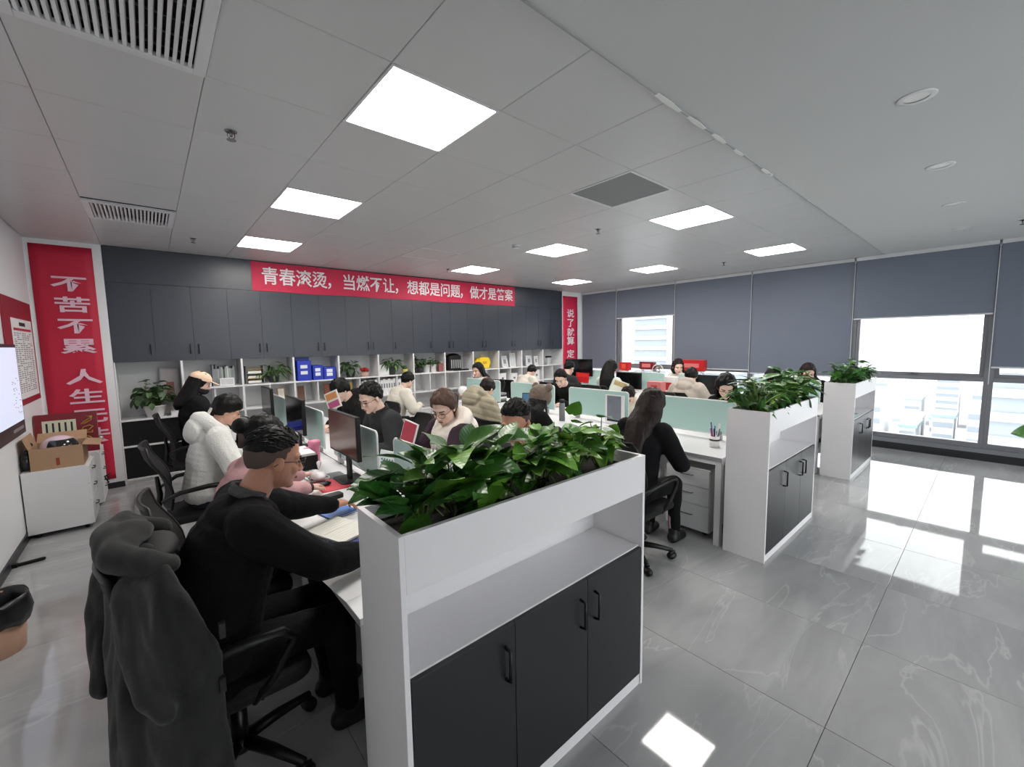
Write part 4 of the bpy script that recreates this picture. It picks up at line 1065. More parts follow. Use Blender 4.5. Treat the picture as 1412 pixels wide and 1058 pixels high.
# --- far row
person('person in white jacket bending forward at the far shelves', at_x(733, 512, 5.9), R0, hp=42, hair='female', hairm=HAIRK, top=C_CRM, skin=SKIN2, puff=0.035, seed=35, brows=False)
person('person with short black hair behind the small red desk sign', at_x(785, 508, 5.9), R0, hp=25, male=True, hair='male', hairm=HAIRK, top=C_GRY, skin=SKIN2, puff=0.02, seed=37, brows=False)
person('woman with long black hair in pale top below the far window frame', at_x(842, 509, 5.85), R0, hp=25, hyaw=-10, hair='long', hair_len=0.3, hairm=HAIRK, top=C_MNT, skin=SKIN2, puff=0.02, seed=39, hs=1.08)
person('person in oatmeal fleece coat with hood bending away from the camera', at_x(953, 519, 5.95), R0, hp=35, hyaw=12, hair='fringe', hairm=HAIRK, top=C_TED, skin=SKIN2, puff=0.055, hood=0.95, seed=41, brows=False, folds=0.01)
person('woman with dark shoulder length hair facing the camera before the far window', at_x(935, 506, 7.66), RP, hp=12, hyaw=42, hair='long', hair_len=0.16, hairm=HAIRB, top=C_CRM, skin=SKIN2, puff=0.02, seed=43, hs=1.1)
person('woman with dark hair half hidden by the leaves of the middle planter', at_x(1114, 515, 7.66), RP, hp=15, hyaw=25, hair='long', hair_len=0.2, hairm=HAIRB, top=C_DRK, skin=SKIN2, puff=0.02, seed=45, hs=1.12)
person('dark haired person almost hidden behind the leaves of the middle planter', at_x(1066, 521, 5.85), R0, hp=25, hair='female', hairm=HAIRK, top=C_GRY, skin=SKIN2, puff=0.02, seed=47, brows=False)

# --- the grey coat over the foreground chair
COATM = mat('charcoal felt coat', (46,46,46), 0.92, bump=(240, 0.25), vary=(9, 0.16), sheen=0.15, spec=0.15)
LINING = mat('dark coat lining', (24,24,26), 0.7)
mb_ = PEOPLE[0]['base']; CXc, CYc = mb_.x-0.27, mb_.y

# coat geometry (world coordinates around the chair back)
def catmull(pts, sub=6):
    n = len(pts); out = []
    for i in range(n):
        p0, p1, p2, p3 = (Vector(pts[(i+q-1) % n]) for q in range(4))
        for s in range(sub):
            t = s/sub
            out.append(0.5*((2*p1)+(p2-p0)*t+(2*p0-5*p1+4*p2-p3)*t*t+(3*p1-3*p2+p3-p0)*t*t*t))
    return out
coat = thing('coat', 'charcoal grey hooded coat hanging over the chair back in the foreground', 'coat', (-0.19, 1.9, 0.1))
OX, OY, OZ = -0.19, 1.9, 0.1
topL = [(-.25,1.78),(-.275,1.92),(-.25,2.06),(-.19,2.10),(-.14,2.05),(-.13,1.9),(-.12,1.79),(-.10,1.75),(-.09,1.715),(-.12,1.69),(-.18,1.70),(-.22,1.735)]
midL = [(-.275,1.74),(-.315,1.9),(-.29,2.08),(-.22,2.15),(-.14,2.10),(-.125,1.9),(-.09,1.765),(0.01,1.715),(.065,1.665),(.035,1.61),(-.07,1.595),(-.19,1.64)]
botL = [(-.30,1.72),(-.35,1.9),(-.32,2.12),(-.22,2.22),(-.12,2.16),(-.11,1.9),(-.08,1.775),(0.03,1.72),(.10,1.66),(.06,1.585),(-.07,1.565),(-.22,1.62)]
lev = [(1.0, topL, 0.0), (0.93, None, 0.25), (0.82, None, 0.6), (0.70, midL, 0.8), (0.5, None, 1.0), (0.3, None, 1.2), (0.12, botL, 1.3)]
def lerp_loop(z):
    A = catmull(topL); B = catmull(midL); Cc = catmull(botL)
    if z > 0.70: t = (1.0-z)/0.30; t = t**0.75; return [a.lerp(b, t) for a, b in zip(A, B)]
    t = (0.70-z)/0.58; return [a.lerp(b, t) for a, b in zip(B, Cc)]
cv = []; cf = []; NZ = 26; n = len(topL)*6
for i in range(NZ):
    z = 1.0-0.88*i/(NZ-1); lp = lerp_loop(z); c = sum(lp, Vector((0, 0)))/n; amp = 0.020*min(1, i/(NZ*0.35))
    for j, p in enumerate(lp):
        d = (p-c).normalized(); w = amp*(math.sin(j*0.62+0.6)+0.6*math.sin(j*1.07+i*0.05+2.0))*0.6
        q = p+d*w; cv.append((q.x-OX, q.y-OY, z-OZ + (0.015*math.sin(j*0.5) if i == NZ-1 else 0)))
for i in range(NZ-1):
    for j in range(n): cf.append((i*n+j, (i+1)*n+j, (i+1)*n+(j+1) % n, i*n+(j+1) % n))
cf.append(tuple(range(n))); cf.append(tuple(range(NZ*n-1, (NZ-1)*n-1, -1)))
cm = MB().add(cv, cf)
W = lambda x, y, z: Vector((x-OX, y-OY, z-OZ))
cm.chain([W(-.17,1.80,.985), W(-.20,1.69,.93), W(-.20,1.655,.80), W(-.17,1.62,.66), W(-.13,1.595,.60)], [.06,.07,.062,.058,.05], 14)      # near sleeve
cm.chain([W(-.20,2.05,.97), W(-.29,2.06,.90), W(-.335,2.04,.74), W(-.345,2.0,.58), W(-.35,1.98,.50)], [.055,.065,.06,.055,.05], 14)        # far sleeve
bake('coat_body', [(cm, 0.0085, 3)], COATM, coat, lambda co: 0.012*sinnoise(co*np.array([1.6, 1, 0.22]), 5, 2)+0.006*sinnoise(co*np.array([1, 1, 0.5]), 11, 5))
hm_ = MB().chain([W(-.06,1.745,.985), W(-.16,1.715,1.015), W(-.25,1.79,1.035), W(-.28,1.93,1.045), W(-.22,2.06,1.04), W(-.08,2.04,1.0)], [.03,.046,.056,.058,.05,.03], 14)
hm_.ell(W(-.20,1.90,1.06), (.085,.14,.035)).ell(W(-.24,1.82,1.03), (.06,.09,.045))
bake('hood', [(hm_, 0.008, 3)], COATM, coat, lambda co: 0.009*sinnoise(co, 5, 8))
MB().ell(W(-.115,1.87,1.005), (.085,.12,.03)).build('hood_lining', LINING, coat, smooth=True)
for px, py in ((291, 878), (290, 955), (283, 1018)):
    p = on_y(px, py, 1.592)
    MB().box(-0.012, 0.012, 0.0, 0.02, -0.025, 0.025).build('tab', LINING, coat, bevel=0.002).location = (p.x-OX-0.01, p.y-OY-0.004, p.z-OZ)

coat.location = (-0.085, 1.945, 0.1); coat.scale = (0.76, 1.12, 1.0)
# ------------------------------------------------------------------ plants
def leaf_material(name, dark, light, rough=0.32):
    m = bpy.data.materials.new(name); m.use_nodes = True; nt = m.node_tree; N = nt.nodes; L = nt.links; b = N['Principled BSDF']
    oi = N.new('ShaderNodeObjectInfo'); tc = N.new('ShaderNodeTexCoord')
    mx = N.new('ShaderNodeMix'); mx.data_type = 'RGBA'; mx.inputs['A'].default_value = lin(dark); mx.inputs['B'].default_value = lin(light)
    pw = N.new('ShaderNodeMath'); pw.operation = 'POWER'; pw.inputs[1].default_value = 2.0; L.new(oi.outputs['Random'], pw.inputs[0]); L.new(pw.outputs[0], mx.inputs['Factor'])
    # pale midrib and side veins in leaf space (x along, y across)
    sx = N.new('ShaderNodeSeparateXYZ'); L.new(tc.outputs['Object'], sx.inputs[0])
    ab = N.new('ShaderNodeMath'); ab.operation = 'ABSOLUTE'; L.new(sx.outputs['Y'], ab.inputs[0])
    lt = N.new('ShaderNodeMath'); lt.operation = 'LESS_THAN'; lt.inputs[1].default_value = 0.009; L.new(ab.outputs[0], lt.inputs[0])
    vx = N.new('ShaderNodeMath'); vx.operation = 'MULTIPLY_ADD'; vx.inputs[1].default_value = -0.9; L.new(ab.outputs[0], vx.inputs[0]); L.new(sx.outputs['X'], vx.inputs[2])
    sn = N.new('ShaderNodeMath'); sn.operation = 'MULTIPLY'; sn.inputs[1].default_value = 46; L.new(vx.outputs[0], sn.inputs[0])
    s2 = N.new('ShaderNodeMath'); s2.operation = 'SINE'; L.new(sn.outputs[0], s2.inputs[0])
    g = N.new('ShaderNodeMath'); g.operation = 'MAXIMUM'; L.new(lt.outputs[0], g.inputs[0])
    s3 = N.new('ShaderNodeMath'); s3.operation = 'GREATER_THAN'; s3.inputs[1].default_value = 0.985; L.new(s2.outputs[0], s3.inputs[0]); 
    s4 = N.new('ShaderNodeMath'); s4.operation = 'MULTIPLY'; s4.inputs[1].default_value = 0.5; L.new(s3.outputs[0], s4.inputs[0]); L.new(s4.outputs[0], g.inputs[1])
    k = N.new('ShaderNodeMath'); k.operation = 'MULTIPLY'; k.inputs[1].default_value = 0.2; L.new(g.outputs[0], k.inputs[0])
    m2 = N.new('ShaderNodeMix'); m2.data_type = 'RGBA'; m2.inputs['B'].default_value = lin((150,178,110)); L.new(k.outputs[0], m2.inputs['Factor']); L.new(mx.outputs['Result'], m2.inputs['A'])
    L.new(m2.outputs['Result'], b.inputs['Base Color']); b.inputs['Roughness'].default_value = rough; b.inputs['Specular IOR Level'].default_value = 0.5
    bp = N.new('ShaderNodeBump'); bp.inputs['Strength'].default_value = 0.08; bp.inputs['Distance'].default_value = 0.01; L.new(s2.outputs[0], bp.inputs['Height']); L.new(bp.outputs['Normal'], b.inputs['Normal'])
    return m
LEAF1 = leaf_material('glossy green leaf', (46,98,34), (124,178,66)); LEAF2 = leaf_material('deep green leaf', (40,86,38), (88,138,60)); LEAF3 = leaf_material('fresh green leaf', (70,122,44), (150,190,80)); LEAF4 = leaf_material('dull shelf leaf', (46,72,44), (94,124,76), 0.5)
STEM = mat('pale green stem', (92,122,58), 0.6)
def leaf_mesh(kind, m, seed):
    """unit leaf, base at origin, tip at x=1"""
    rr = random.Random(seed); nu, nv = 8, 4; vs = []; fs = []
    droop = rr.uniform(0.12, 0.34); fold = rr.uniform(0.05, 0.22); tw = rr.uniform(-0.2, 0.2); wav = rr.uniform(0.0, 0.03)
    W_ = {'heart': 0.40, 'broad': 0.27, 'lance': 0.13, 'round': 0.36}[kind]
    for i in range(nu+1):
        u = i/nu
        if kind == 'heart': w = W_*min(1, (u+0.02)*7)**0.6*(1-u)**0.72*1.22
        elif kind == 'broad': w = W_*math.sin(PI*min(1, u**0.8*0.985+0.015))**0.85
        elif kind == 'round': w = W_*math.sin(PI*min(1, u**0.75*0.97+0.03))**0.7
        else: w = W_*math.sin(PI*min(1, u**0.7*0.98+0.02))
        x0 = u - (0.12*(1-u)**6 if kind == 'heart' else 0)
        for j in range(nv+1):
            v = j/nv*2-1
            xb = x0 - (0.10*abs(v)*(1-u)**5 if kind == 'heart' else 0)
            z = -droop*u*u + fold*abs(v)*w*2 + wav*math.sin(9*u+3*v) + tw*v*w*u
            vs.append((xb, v*w, z))
    for i in range(nu):
        for j in range(nv):
            a = i*(nv+1)+j; fs.append((a, a+1, a+nv+2, a+nv+1))
    return MB().add(vs, fs).mesh('leaf', m, True)
LM = {}
for kd, mm in (('heart', LEAF1), ('heart', LEAF3), ('broad', LEAF1), ('broad', LEAF2), ('lance', LEAF2), ('lance', LEAF4), ('round', LEAF4), ('heart', LEAF4), ('lance', LEAF3)):
    LM[(kd, mm.name)] = [leaf_mesh(kd, mm, 31*q+len(LM)*7) for q in range(4)]
def plant(label, loc, nl, rx, ry, h, size, kinds, seed, cat='plant', group=None, pot=None, up=0.5, low=0.0, arc=(0, 360), name='leafy_plant', droopy=0.5, rim=None):
    rr = random.Random(seed); t = thing(name, label, cat, loc, 0, group); st = MB()
    if pot: 
        r, hp_, m_ = pot; MB().lathe([(r*0.72, 0), (r*0.78, 0.01), (r, hp_-0.015), (r*1.06, hp_-0.012), (r*1.06, hp_), (r*0.92, hp_), (r*0.9, hp_-0.02)], 22, cap1=True).build('pot', m_, t, smooth=True)
        z0 = hp_-0.02
    else: z0 = 0.0
    for q in range(nl):
        az = math.radians(rr.uniform(*arc)); ro = math.sqrt(rr.uniform(0.02, 1)); s = rr.uniform(*size)
        A = Vector((rx*ro*math.cos(az)*0.8, ry*ro*math.sin(az)*0.8, z0 + low + h*(1-0.62*ro*ro)*rr.uniform(0.30, 1.0)))
        B = Vector((rx*0.18*math.cos(az)*ro, ry*0.18*math.sin(az)*ro, z0))
        Mi = B.lerp(A, 0.55)+Vector((0, 0, 0.18*h))
        if q % 2 == 0 or nl < 30: st.tube([B, Mi, A], [0.0032, 0.0028, 0.002], 5)
        pit = math.radians((1-ro)*65*up - ro*droopy*50 + rr.uniform(-22, 22))
        azl = az+rr.uniform(-0.5, 0.5)
        if rim is not None:      # keep blades inside or above the trough edge
            xlo, xhi, ylo, yhi, zr = rim
            def tip_out(pt):
                tip = A + Vector((math.cos(azl)*math.cos(pt), math.sin(azl)*math.cos(pt), math.sin(pt)-0.32))*s + Vector(loc)
                return (tip.y < ylo or tip.y > yhi or tip.x < xlo or tip.x > xhi) and tip.z < zr+0.03
            if tip_out(pit):
                A.y *= 0.6; A.z = max(A.z, zr-loc[2]+0.02); pit = math.radians(rr.uniform(30, 62))
        R_ = Matrix.Rotation(azl, 4, 'Z') @ Matrix.Rotation(-pit, 4, 'Y') @ Matrix.Rotation(rr.uniform(-0.5, 0.5), 4, 'X')
        me = rr.choice(LM[rr.choice(kinds)])
        inst('leaf', me, t, matrix=Matrix.Translation(A) @ R_ @ Matrix.Scale(s, 4))
    st.build('stems', STEM, t, smooth=True)
    return t
H1, H3, B1, B2, LN2, LN4, RD4, H4, LN3 = [('heart', LEAF1.name), ('heart', LEAF3.name), ('broad', LEAF1.name), ('broad', LEAF2.name), ('lance', LEAF2.name), ('lance', LEAF4.name), ('round', LEAF4.name), ('heart', LEAF4.name), ('lance', LEAF3.name)]
ZS = 1.105; YP = Y0+0.155
FG = 'plants in the foreground planter'
plant('dark glossy leafy plant at the left end of the foreground planter', (0.64, YP, ZS), 42, 0.15, 0.14, 0.25, (0.11, 0.18), [B1, B2, B2], 1, group=FG, rim=(0.50, 1.73, Y0+0.03, Y0+PD-0.03, PH), droopy=0.6, up=0.8)
plant('large leafed green plant, second from the left in the foreground planter', (0.79, YP, ZS), 44, 0.18, 0.13, 0.27, (0.12, 0.18), [B1, H1, B2], 2, group=FG, rim=(0.50, 1.73, Y0+0.03, Y0+PD-0.03, PH), up=0.8, droopy=0.35)
plant('broad leafed green plant left of the middle of the foreground planter', (0.99, YP, ZS), 44, 0.18, 0.13, 0.25, (0.10, 0.15), [H1, B1, B2], 3, group=FG, rim=(0.50, 1.73, Y0+0.03, Y0+PD-0.03, PH), up=0.7, droopy=0.35)
plant('green plant with shiny heart shaped leaves right of the foreground planter middle', (1.19, YP, ZS), 44, 0.17, 0.13, 0.28, (0.09, 0.14), [H1, B1], 4, group=FG, rim=(0.50, 1.73, Y0+0.03, Y0+PD-0.03, PH), up=0.7, droopy=0.35)
plant('small leafed trailing plant, second from the right end of the foreground planter', (1.40, YP, ZS), 52, 0.16, 0.12, 0.30, (0.06, 0.10), [H1, H3], 5, group=FG, rim=(0.50, 1.73, Y0+0.03, Y0+PD-0.03, PH), up=0.6, droopy=0.4)
plant('light green small leafed plant at the right end of the foreground planter', (1.60, YP, ZS), 50, 0.14, 0.11, 0.25, (0.05, 0.085), [H3, H1], 6, group=FG, rim=(0.50, 1.73, Y0+0.03, Y0+PD-0.03, PH), droopy=0.4)
for q, (x, lab) in enumerate(((3.60, 'dense dark plant at the left end of the middle planter'), (3.90, 'dense plant left of the centre of the middle planter'), (4.2, 'dense plant right of the centre of the middle planter'), (4.50, 'dense plant at the right end of the middle planter'))):
    plant(lab, (x, YP, ZS), 95, 0.24, 0.19, 0.33, (0.11, 0.17), [LN2, LN2, B2, LN3], 20+q, group='plants in the middle planter', rim=(3.38, 4.72, Y0-0.05, Y0+PD+0.05, PH-0.03), droopy=0.6)
for q, (x, lab) in enumerate(((6.42, 'bushy plant at the left end of the far planter'), (6.78, 'bushy plant in the middle of the far planter'), (7.14, 'bushy plant at the window end of the far planter'))):
    plant(lab, (x, YP, ZS), 64, 0.24, 0.19, 0.31, (0.12, 0.18), [LN2, B2, LN2], 30+q, group='plants in the far planter', rim=(6.2, 7.55, Y0-0.05, Y0+PD+0.05, PH-0.03), droopy=0.6)
# tall potted plant past the right edge of the frame
POTW = mat('white glazed pot', (226,226,224), 0.25)
edge_plant = plant('large potted plant at the right picture edge with one broad leaf reaching in', (6.7, -0.98, 0), 26, 0.42, 0.42, 0.75, (0.22, 0.30), [B2, B1], 40, pot=(0.19, 0.5, POTW), name='potted_plant')
tipw = on_x(1391, 601, 6.55); basew = tipw + Vector((0.06, -0.33, 0.12)); xa_ = (tipw-basew).normalized(); ya_ = Vector((0.35, 0.1, 1)); ya_ = (ya_-xa_*ya_.dot(xa_)).normalized(); za_ = xa_.cross(ya_)
Ml = Matrix((xa_, ya_, za_)).transposed().to_4x4(); Ml.translation = basew-Vector((6.7, -0.98, 0))
inst('leaf', LM[('broad', LEAF2.name)][1], edge_plant, matrix=Ml @ Matrix.Scale((tipw-basew).length, 4))
MB().tube([(0.0, 0.02, 0.5), (-0.03, 0.2, 0.8), Ml.translation], [0.006, 0.005, 0.004], 6).build('stalk', STEM, edge_plant, smooth=True)
# shelf plants
PK = mat('dark pot', (44,44,46), 0.5); PTC = mat('grey pot', (150,150,150), 0.5); PYL = mat('yellow pot', (206,196,90), 0.5)
ZT = 1.165
plant('bushy pothos plant on the lower left shelf beside the red banner', (0.02, YB+0.10, 0.82), 95, 0.27, 0.20, 0.36, (0.07, 0.11), [H4, RD4, H4], 50, pot=(0.11, 0.15, POTW), group='potted plants on the shelves', name='potted_plant', droopy=1.0)
plant('drooping green plant on the shelf left of the blue file boxes', (1.42, YB+0.15, ZT), 54, 0.24, 0.14, 0.26, (0.10, 0.16), [LN4, LN2], 51, pot=(0.08, 0.10, PK), group='potted plants on the shelves', name='potted_plant', droopy=1.0)
plant('dark green plant on the shelf right of the blue file boxes', (2.58, YB+0.15, ZT), 48, 0.20, 0.13, 0.24, (0.09, 0.14), [LN4, H4], 52, pot=(0.08, 0.10, PK), group='potted plants on the shelves', name='potted_plant', droopy=0.9)
plant('arching dark plant on the shelf beside a small yellow pot', (3.33, YB+0.15, ZT), 44, 0.22, 0.13, 0.22, (0.10, 0.15), [LN2, LN4], 53, pot=(0.07, 0.14, PK), group='potted plants on the shelves', name='potted_plant', droopy=0.9)
plant('grey green plant at the left of the shelf with white pots', (3.85, YB+0.15, ZT), 44, 0.15, 0.13, 0.24, (0.07, 0.11), [RD4, H4], 54, pot=(0.08, 0.10, PK), group='potted plants on the shelves', name='potted_plant')
for q, x in enumerate((4.03, 4.17)):
    plant(('left' if q == 0 else 'right')+' white potted small plant beside the black backpack shelf', (x, YB+0.13, ZT), 26, 0.11, 0.10, 0.15, (0.05, 0.08), [RD4, H4], 55+q, pot=(0.062, 0.15, POTW), group='potted plants on the shelves', name='potted_plant')

# ------------------------------------------------------------------ small things
ORD += ['thirteenth','fourteenth','fifteenth','sixteenth','seventeenth','eighteenth']
def ok(name, rgb, r=0.5, **k): return mat(name, rgb, r, **k)
BLUE = ok('royal blue plastic', (28,52,176), 0.4); LAB = ok('white label', (232,234,240), 0.6); GREYB = ok('grey board', (120,122,126), 0.6)
BRN = ok('brown wood frame', (98,62,44), 0.5); GOLD = ok('gold card', (176,140,66), 0.45, metal=0.3); SKYB = ok('blue paper cover', (70,120,196), 0.5); NAVY = ok('indigo folder', (44,56,140), 0.5)
REDP = ok('red plastic', (196,28,34), 0.4); PNKP = ok('pink plastic', (232,136,168), 0.35); CREAM = ok('cream page', (238,236,226), 0.7); ORANGE = ok('orange print', (226,150,92), 0.6); MAG = ok('magenta print', (206,92,140), 0.6); YEL = ok('yellow plastic', (240,208,40), 0.4)
INK = ok('black ink', (36,36,40), 0.7)

# --- left wall: red notice board, display screen, cabinets' load
XF = XL+0.002
RED3 = mat('dark crimson board', (150,20,44), 0.5)
nb = thing('notice_board', 'red notice board with a long printed sheet high on the left wall', 'notice board', (XF, 6.30, 1.68))
MB().box(0, 0.012, -0.62, 0.60, -0.50, 0.52).build('board', RED3, nb, bevel=0.002)
sh = MB().box(0.012, 0.014, -0.36, 0.53, -0.44, 0.33).build('sheet', PAPER, nb)
MB().box(0.014, 0.0145, -0.30, 0.47, 0.215, 0.24).build('red_header', RED, sh)
MB().box(0.014, 0.0145, -0.05, 0.22, 0.262, 0.298).build('title_line', INK, sh)
rr = random.Random(3)
tl = MB()
for q in range(30):
    for a in range(7):
        if rr.random() < 0.85: tl.box(0.014, 0.0143, -0.30+a*0.11, -0.30+a*0.11+rr.uniform(0.05, 0.10), 0.185-q*0.0195, 0.193-q*0.0195)
tl.build('text_lines', GREYB, sh)
ds = thing('wall_display', 'dark framed display screen at the left picture edge', 'screen', (XF, 5.12, 1.37))
MB().box(0, 0.04, -0.72, 0.70, -0.41, 0.39).build('frame', ok('dark plum frame', (52,30,40), 0.4), ds, bevel=0.004)
sc = MB().box(0.04, 0.043, -0.68, 0.665, -0.29, 0.36).build('screen', ok('pale lit screen', (196,204,226), 0.3, emit=((206,214,236), 0.35)), ds)
dt = MB(); 
for q in range(26): y_ = rr.uniform(0.35, 0.62); z_ = rr.uniform(-0.25, 0.1); dt.box(0.043, 0.0434, y_, y_+0.03, z_, z_+0.006)
dt.build('text_marks', ok('violet text', (120,118,170), 0.6), sc)
MB().box(0.04, 0.0415, 0.25, 0.62, -0.362, -0.335).build('pale_caption', ok('pale caption', (150,138,150), 0.5), ds)

PT = 0.615       # pedestal top
bx = thing('cardboard_box', 'open brown cardboard box on the white pedestal by the left wall', 'box', (-0.70, 5.80, PT))
CARD = ok('brown cardboard', (176,142,112), 0.8, bump=(40, 0.15), vary=(4, 0.06))
w_, d_, h_ = 0.17, 0.19, 0.20
for a in ((-w_, w_, -d_, -d_+0.005), (-w_, w_, d_-0.005, d_), (-w_, -w_+0.005, -d_+0.005, d_-0.005), (w_-0.005, w_, -d_+0.005, d_-0.005)):
    MB().box(a[0], a[1], a[2], a[3], 0.001, h_).build('side', CARD, bx)
MB().box(-w_+0.005, w_-0.005, -d_+0.005, d_-0.005, 0.001, 0.006).build('base', CARD, bx)
MB().box(-w_, w_, 0, 0.004, 0, 0.12, Matrix.Translation((0, d_, h_)) @ Matrix.Rotation(-0.9, 4, 'X')).build('flap', CARD, bx)
MB().box(0, 0.004, -d_, d_, 0, 0.12, Matrix.Translation((w_, 0, h_)) @ Matrix.Rotation(1.75, 4, 'Y')).build('flap', CARD, bx)
MB().box(-0.004, 0, -d_, d_, 0, 0.11, Matrix.Translation((-w_, 0, h_)) @ Matrix.Rotation(-0.25, 4, 'Y')).build('flap', CARD, bx)
MB().box(-0.01, 0.014, -d_-0.0006, -d_, 0.03, 0.10).build('printed_mark', ok('red brown print', (150,60,40), 0.7), bx)
# pink helmet in the box
hl = thing('helmet', 'pale pink helmet with dark visor lying in the cardboard box', 'helmet', (-0.70, 5.80, PT+0.035))
PK_ = ok('pale pink gloss', (232,206,216), 0.2)
hv = MB().ell((0, 0, 0.125), (0.135, 0.15, 0.12), None, 28, 18); hv.build('shell', PK_, hl, smooth=True)
vv = []; vf = []
for i in range(9):
    el = math.radians(5+42*i/8)
    for j in range(13):
        az = math.radians(-120+110*j/12); vv.append((0.139*math.cos(el)*math.cos(az), 0.155*math.cos(el)*math.sin(az), 0.125+0.125*math.sin(el)))
for i in range(8):
    for j in range(12): vf.append((i*13+j, i*13+j+1, (i+1)*13+j+1, (i+1)*13+j))
MB().add(vv, vf).build('visor', ok('smoked visor', (40,42,40), 0.08), hl, smooth=True)
MB().tube([vv[i] for i in range(13)]+[vv[8*13+12-i] for i in range(13)], 0.006, 6, closed=True).build('visor_rim', PK_, hl, smooth=True)
# red gift box standing behind
gb = thing('gift_box', 'dark red gift box with gold lettering leaning on the left banner wall', 'box', (-0.69, 6.33, PT))
T_ = Matrix.Rotation(-0.14, 4, 'X')
MB().box(-0.24, 0.22, 0, 0.05, 0.002, 0.43, T_).build('lid', ok('dark red card', (122,20,34), 0.45), gb)
MB().box(-0.185, 0.06, -0.002, 0, 0.12, 0.36, T_).build('printed_panel', ok('pale green cream print', (214,212,186), 0.6), gb)
for q, z_ in enumerate((0.34, 0.24, 0.14)):
    MB().tube([T_ @ Vector((0.14+0.045*math.sin(a*2.3+q), -0.004, z_+0.04*math.cos(a*1.7+q*2))) for a in [0.5*k_ for k_ in range(9)]], 0.006, 6).build('gold_ornament', GOLD, gb, smooth=True)
for q in range(5): MB().box(-0.16+q*0.045, -0.145+q*0.045, -0.0028, -0.002, 0.145+0.02*(q % 2), 0.335, T_).build('print_column', INK, gb)
# dark plastic bag beside the box and wrapped bundle on the rear pedestal
bagm = MB().ell((0, 0, 0.085), (0.045, 0.12, 0.085)).ell((0.0, 0.06, 0.13), (0.035, 0.05, 0.06)); bgo = thing('plastic_bag', 'crumpled black plastic bag between the left wall and the cardboard box', 'bag', (-0.895, 5.72, PT+0.004))
bake('bag_body', [(bagm, 0.008, 1)], ok('black bag film', (24,24,28), 0.3), bgo, lambda co: 0.008*sinnoise(co, 9, 3)); MB().cap((0, 0.06, 0.18), (0.012, 0.075, 0.215), 0.012, 0.02, 10).build('knot', ok('black bag film', (24,24,28), 0.3), bgo, smooth=True)
bn = thing('wrapped_bundle', 'dark wrapped bundle lying on the pedestal by the red banner', 'bundle', (-0.68, 6.62, PT+0.004))
bake('bundle_body', [(MB().cap((-0.12, 0, 0.06), (0.13, 0.03, 0.055), 0.055, 0.05, 14), 0.008, 1)], ok('dark brown film', (52,40,42), 0.25), bn, lambda co: 0.008*sinnoise(co, 8, 6))
MB().cap((0.16, 0.03, 0.06), (0.20, 0.04, 0.075), 0.012, 0.03, 10).build('twisted_end', ok('silver film', (170,168,172), 0.2, metal=0.4), bn, smooth=True)
bw = thing('cable', 'tangle of black cable on the drawer pull of the rear pedestal', 'cable', (-0.455, 6.35, 0.27))
MB().tube([(0, -0.05, 0.02), (0.03, 0, 0), (0.01, 0.05, 0.03), (0.04, 0.02, 0.06), (0.0, -0.04, 0.05), (0.03, -0.07, -0.02)], 0.007, 6).build('cord', BLACKP, bw, smooth=True)
# waste bin and door stop
tb = thing('waste_bin', 'beige waste bin with a black bag at the left picture edge', 'bin', (-0.775, 3.60, 0))
MB().lathe([(0.115, 0.0), (0.118, 0.004), (0.145, 0.30), (0.14, 0.30), (0.112, 0.01)], 28, cap1=False).build('bin_body', ok('beige plastic', (204,164,138), 0.5), tb, smooth=True)
lv = []; lf = []; 
for i, (r_, z_) in enumerate(((0.128, 0.16), (0.150, 0.17), (0.158, 0.22), (0.155, 0.29), (0.15, 0.318), (0.138, 0.315), (0.13, 0.27), (0.10, 0.15))):
    for j in range(36):
        a = 2*PI*j/36; k_ = r_*(1+0.035*math.sin(7*a+i)+0.02*math.sin(13*a-2*i)); lv.append((k_*math.cos(a), k_*math.sin(a), z_+0.014*math.sin(5*a+i*0.8)*(1 if i < 3 else 0.5)))
for i in range(7):
    for j in range(36): lf.append((i*36+j, i*36+(j+1) % 36, (i+1)*36+(j+1) % 36, (i+1)*36+j))
MB().add(lv, lf).build('bag', ok('black bag film', (24,24,28), 0.3), tb, smooth=True)
dsn = thing('door_stop', 'small black floor strip beside the left baseboard', 'strip', (-0.84, 4.97, 0)); MB().cap((-0.075, 0, 0.014), (0.075, 0.02, 0.014), 0.014, 0.014, 8).build('rubber', BLACKP, dsn, smooth=True); MB().box(-0.09, -0.06, -0.02, 0.02, 0, 0.03).build('bracket', BLACK, dsn)

# --- shelf contents
def frame_pic(label, x, y, z, w, h, m, inner, rz=0.0, tilt=0.12, cat='picture frame', group='framed pictures on the shelves', name='picture_frame', mark=None, T0=None):
    t = thing(name, label, cat, (x, y, z), rz, group); R_ = Matrix.Rotation(-tilt, 4, 'X'); f = min(w, h)*0.10
    MB().box(-w/2, w/2, 0, 0.012, 0.004, h, R_).build('frame', m, t); MB().box(-w/2+f, w/2-f, -0.002, 0.0, f+0.004, h-f, R_).build('picture', inner, t)
    if mark: MB().box(-w*0.2, w*0.2, -0.0028, -0.002, h*0.32, h*0.7, R_).build('motif', mark, t)
    MB().box(-0.012, 0.012, 0.012, 0.02, 0.004, h*0.5, R_).build('stand', m, t)
    return t
frame_pic('tall silver framed picture with a reddish print on the leftmost shelf', 0.20, YB+0.20, 0.822, 0.2, 0.62, ok('silver frame', (176,176,178), 0.4), ok('grey mat print', (196,190,188), 0.6), mark=ok('dusty red print', (150,98,98), 0.6))
pst = thing('paper_stack', 'stack of papers on the lower left shelf beside the pothos', 'paper stack', (0.245, YB+0.06, 0.822))
for q in range(5): MB().box(-0.07+0.004*(q % 2), 0.065, -0.02, 0.2, q*0.012, q*0.012+0.011).build('bundle', PAPER, pst)
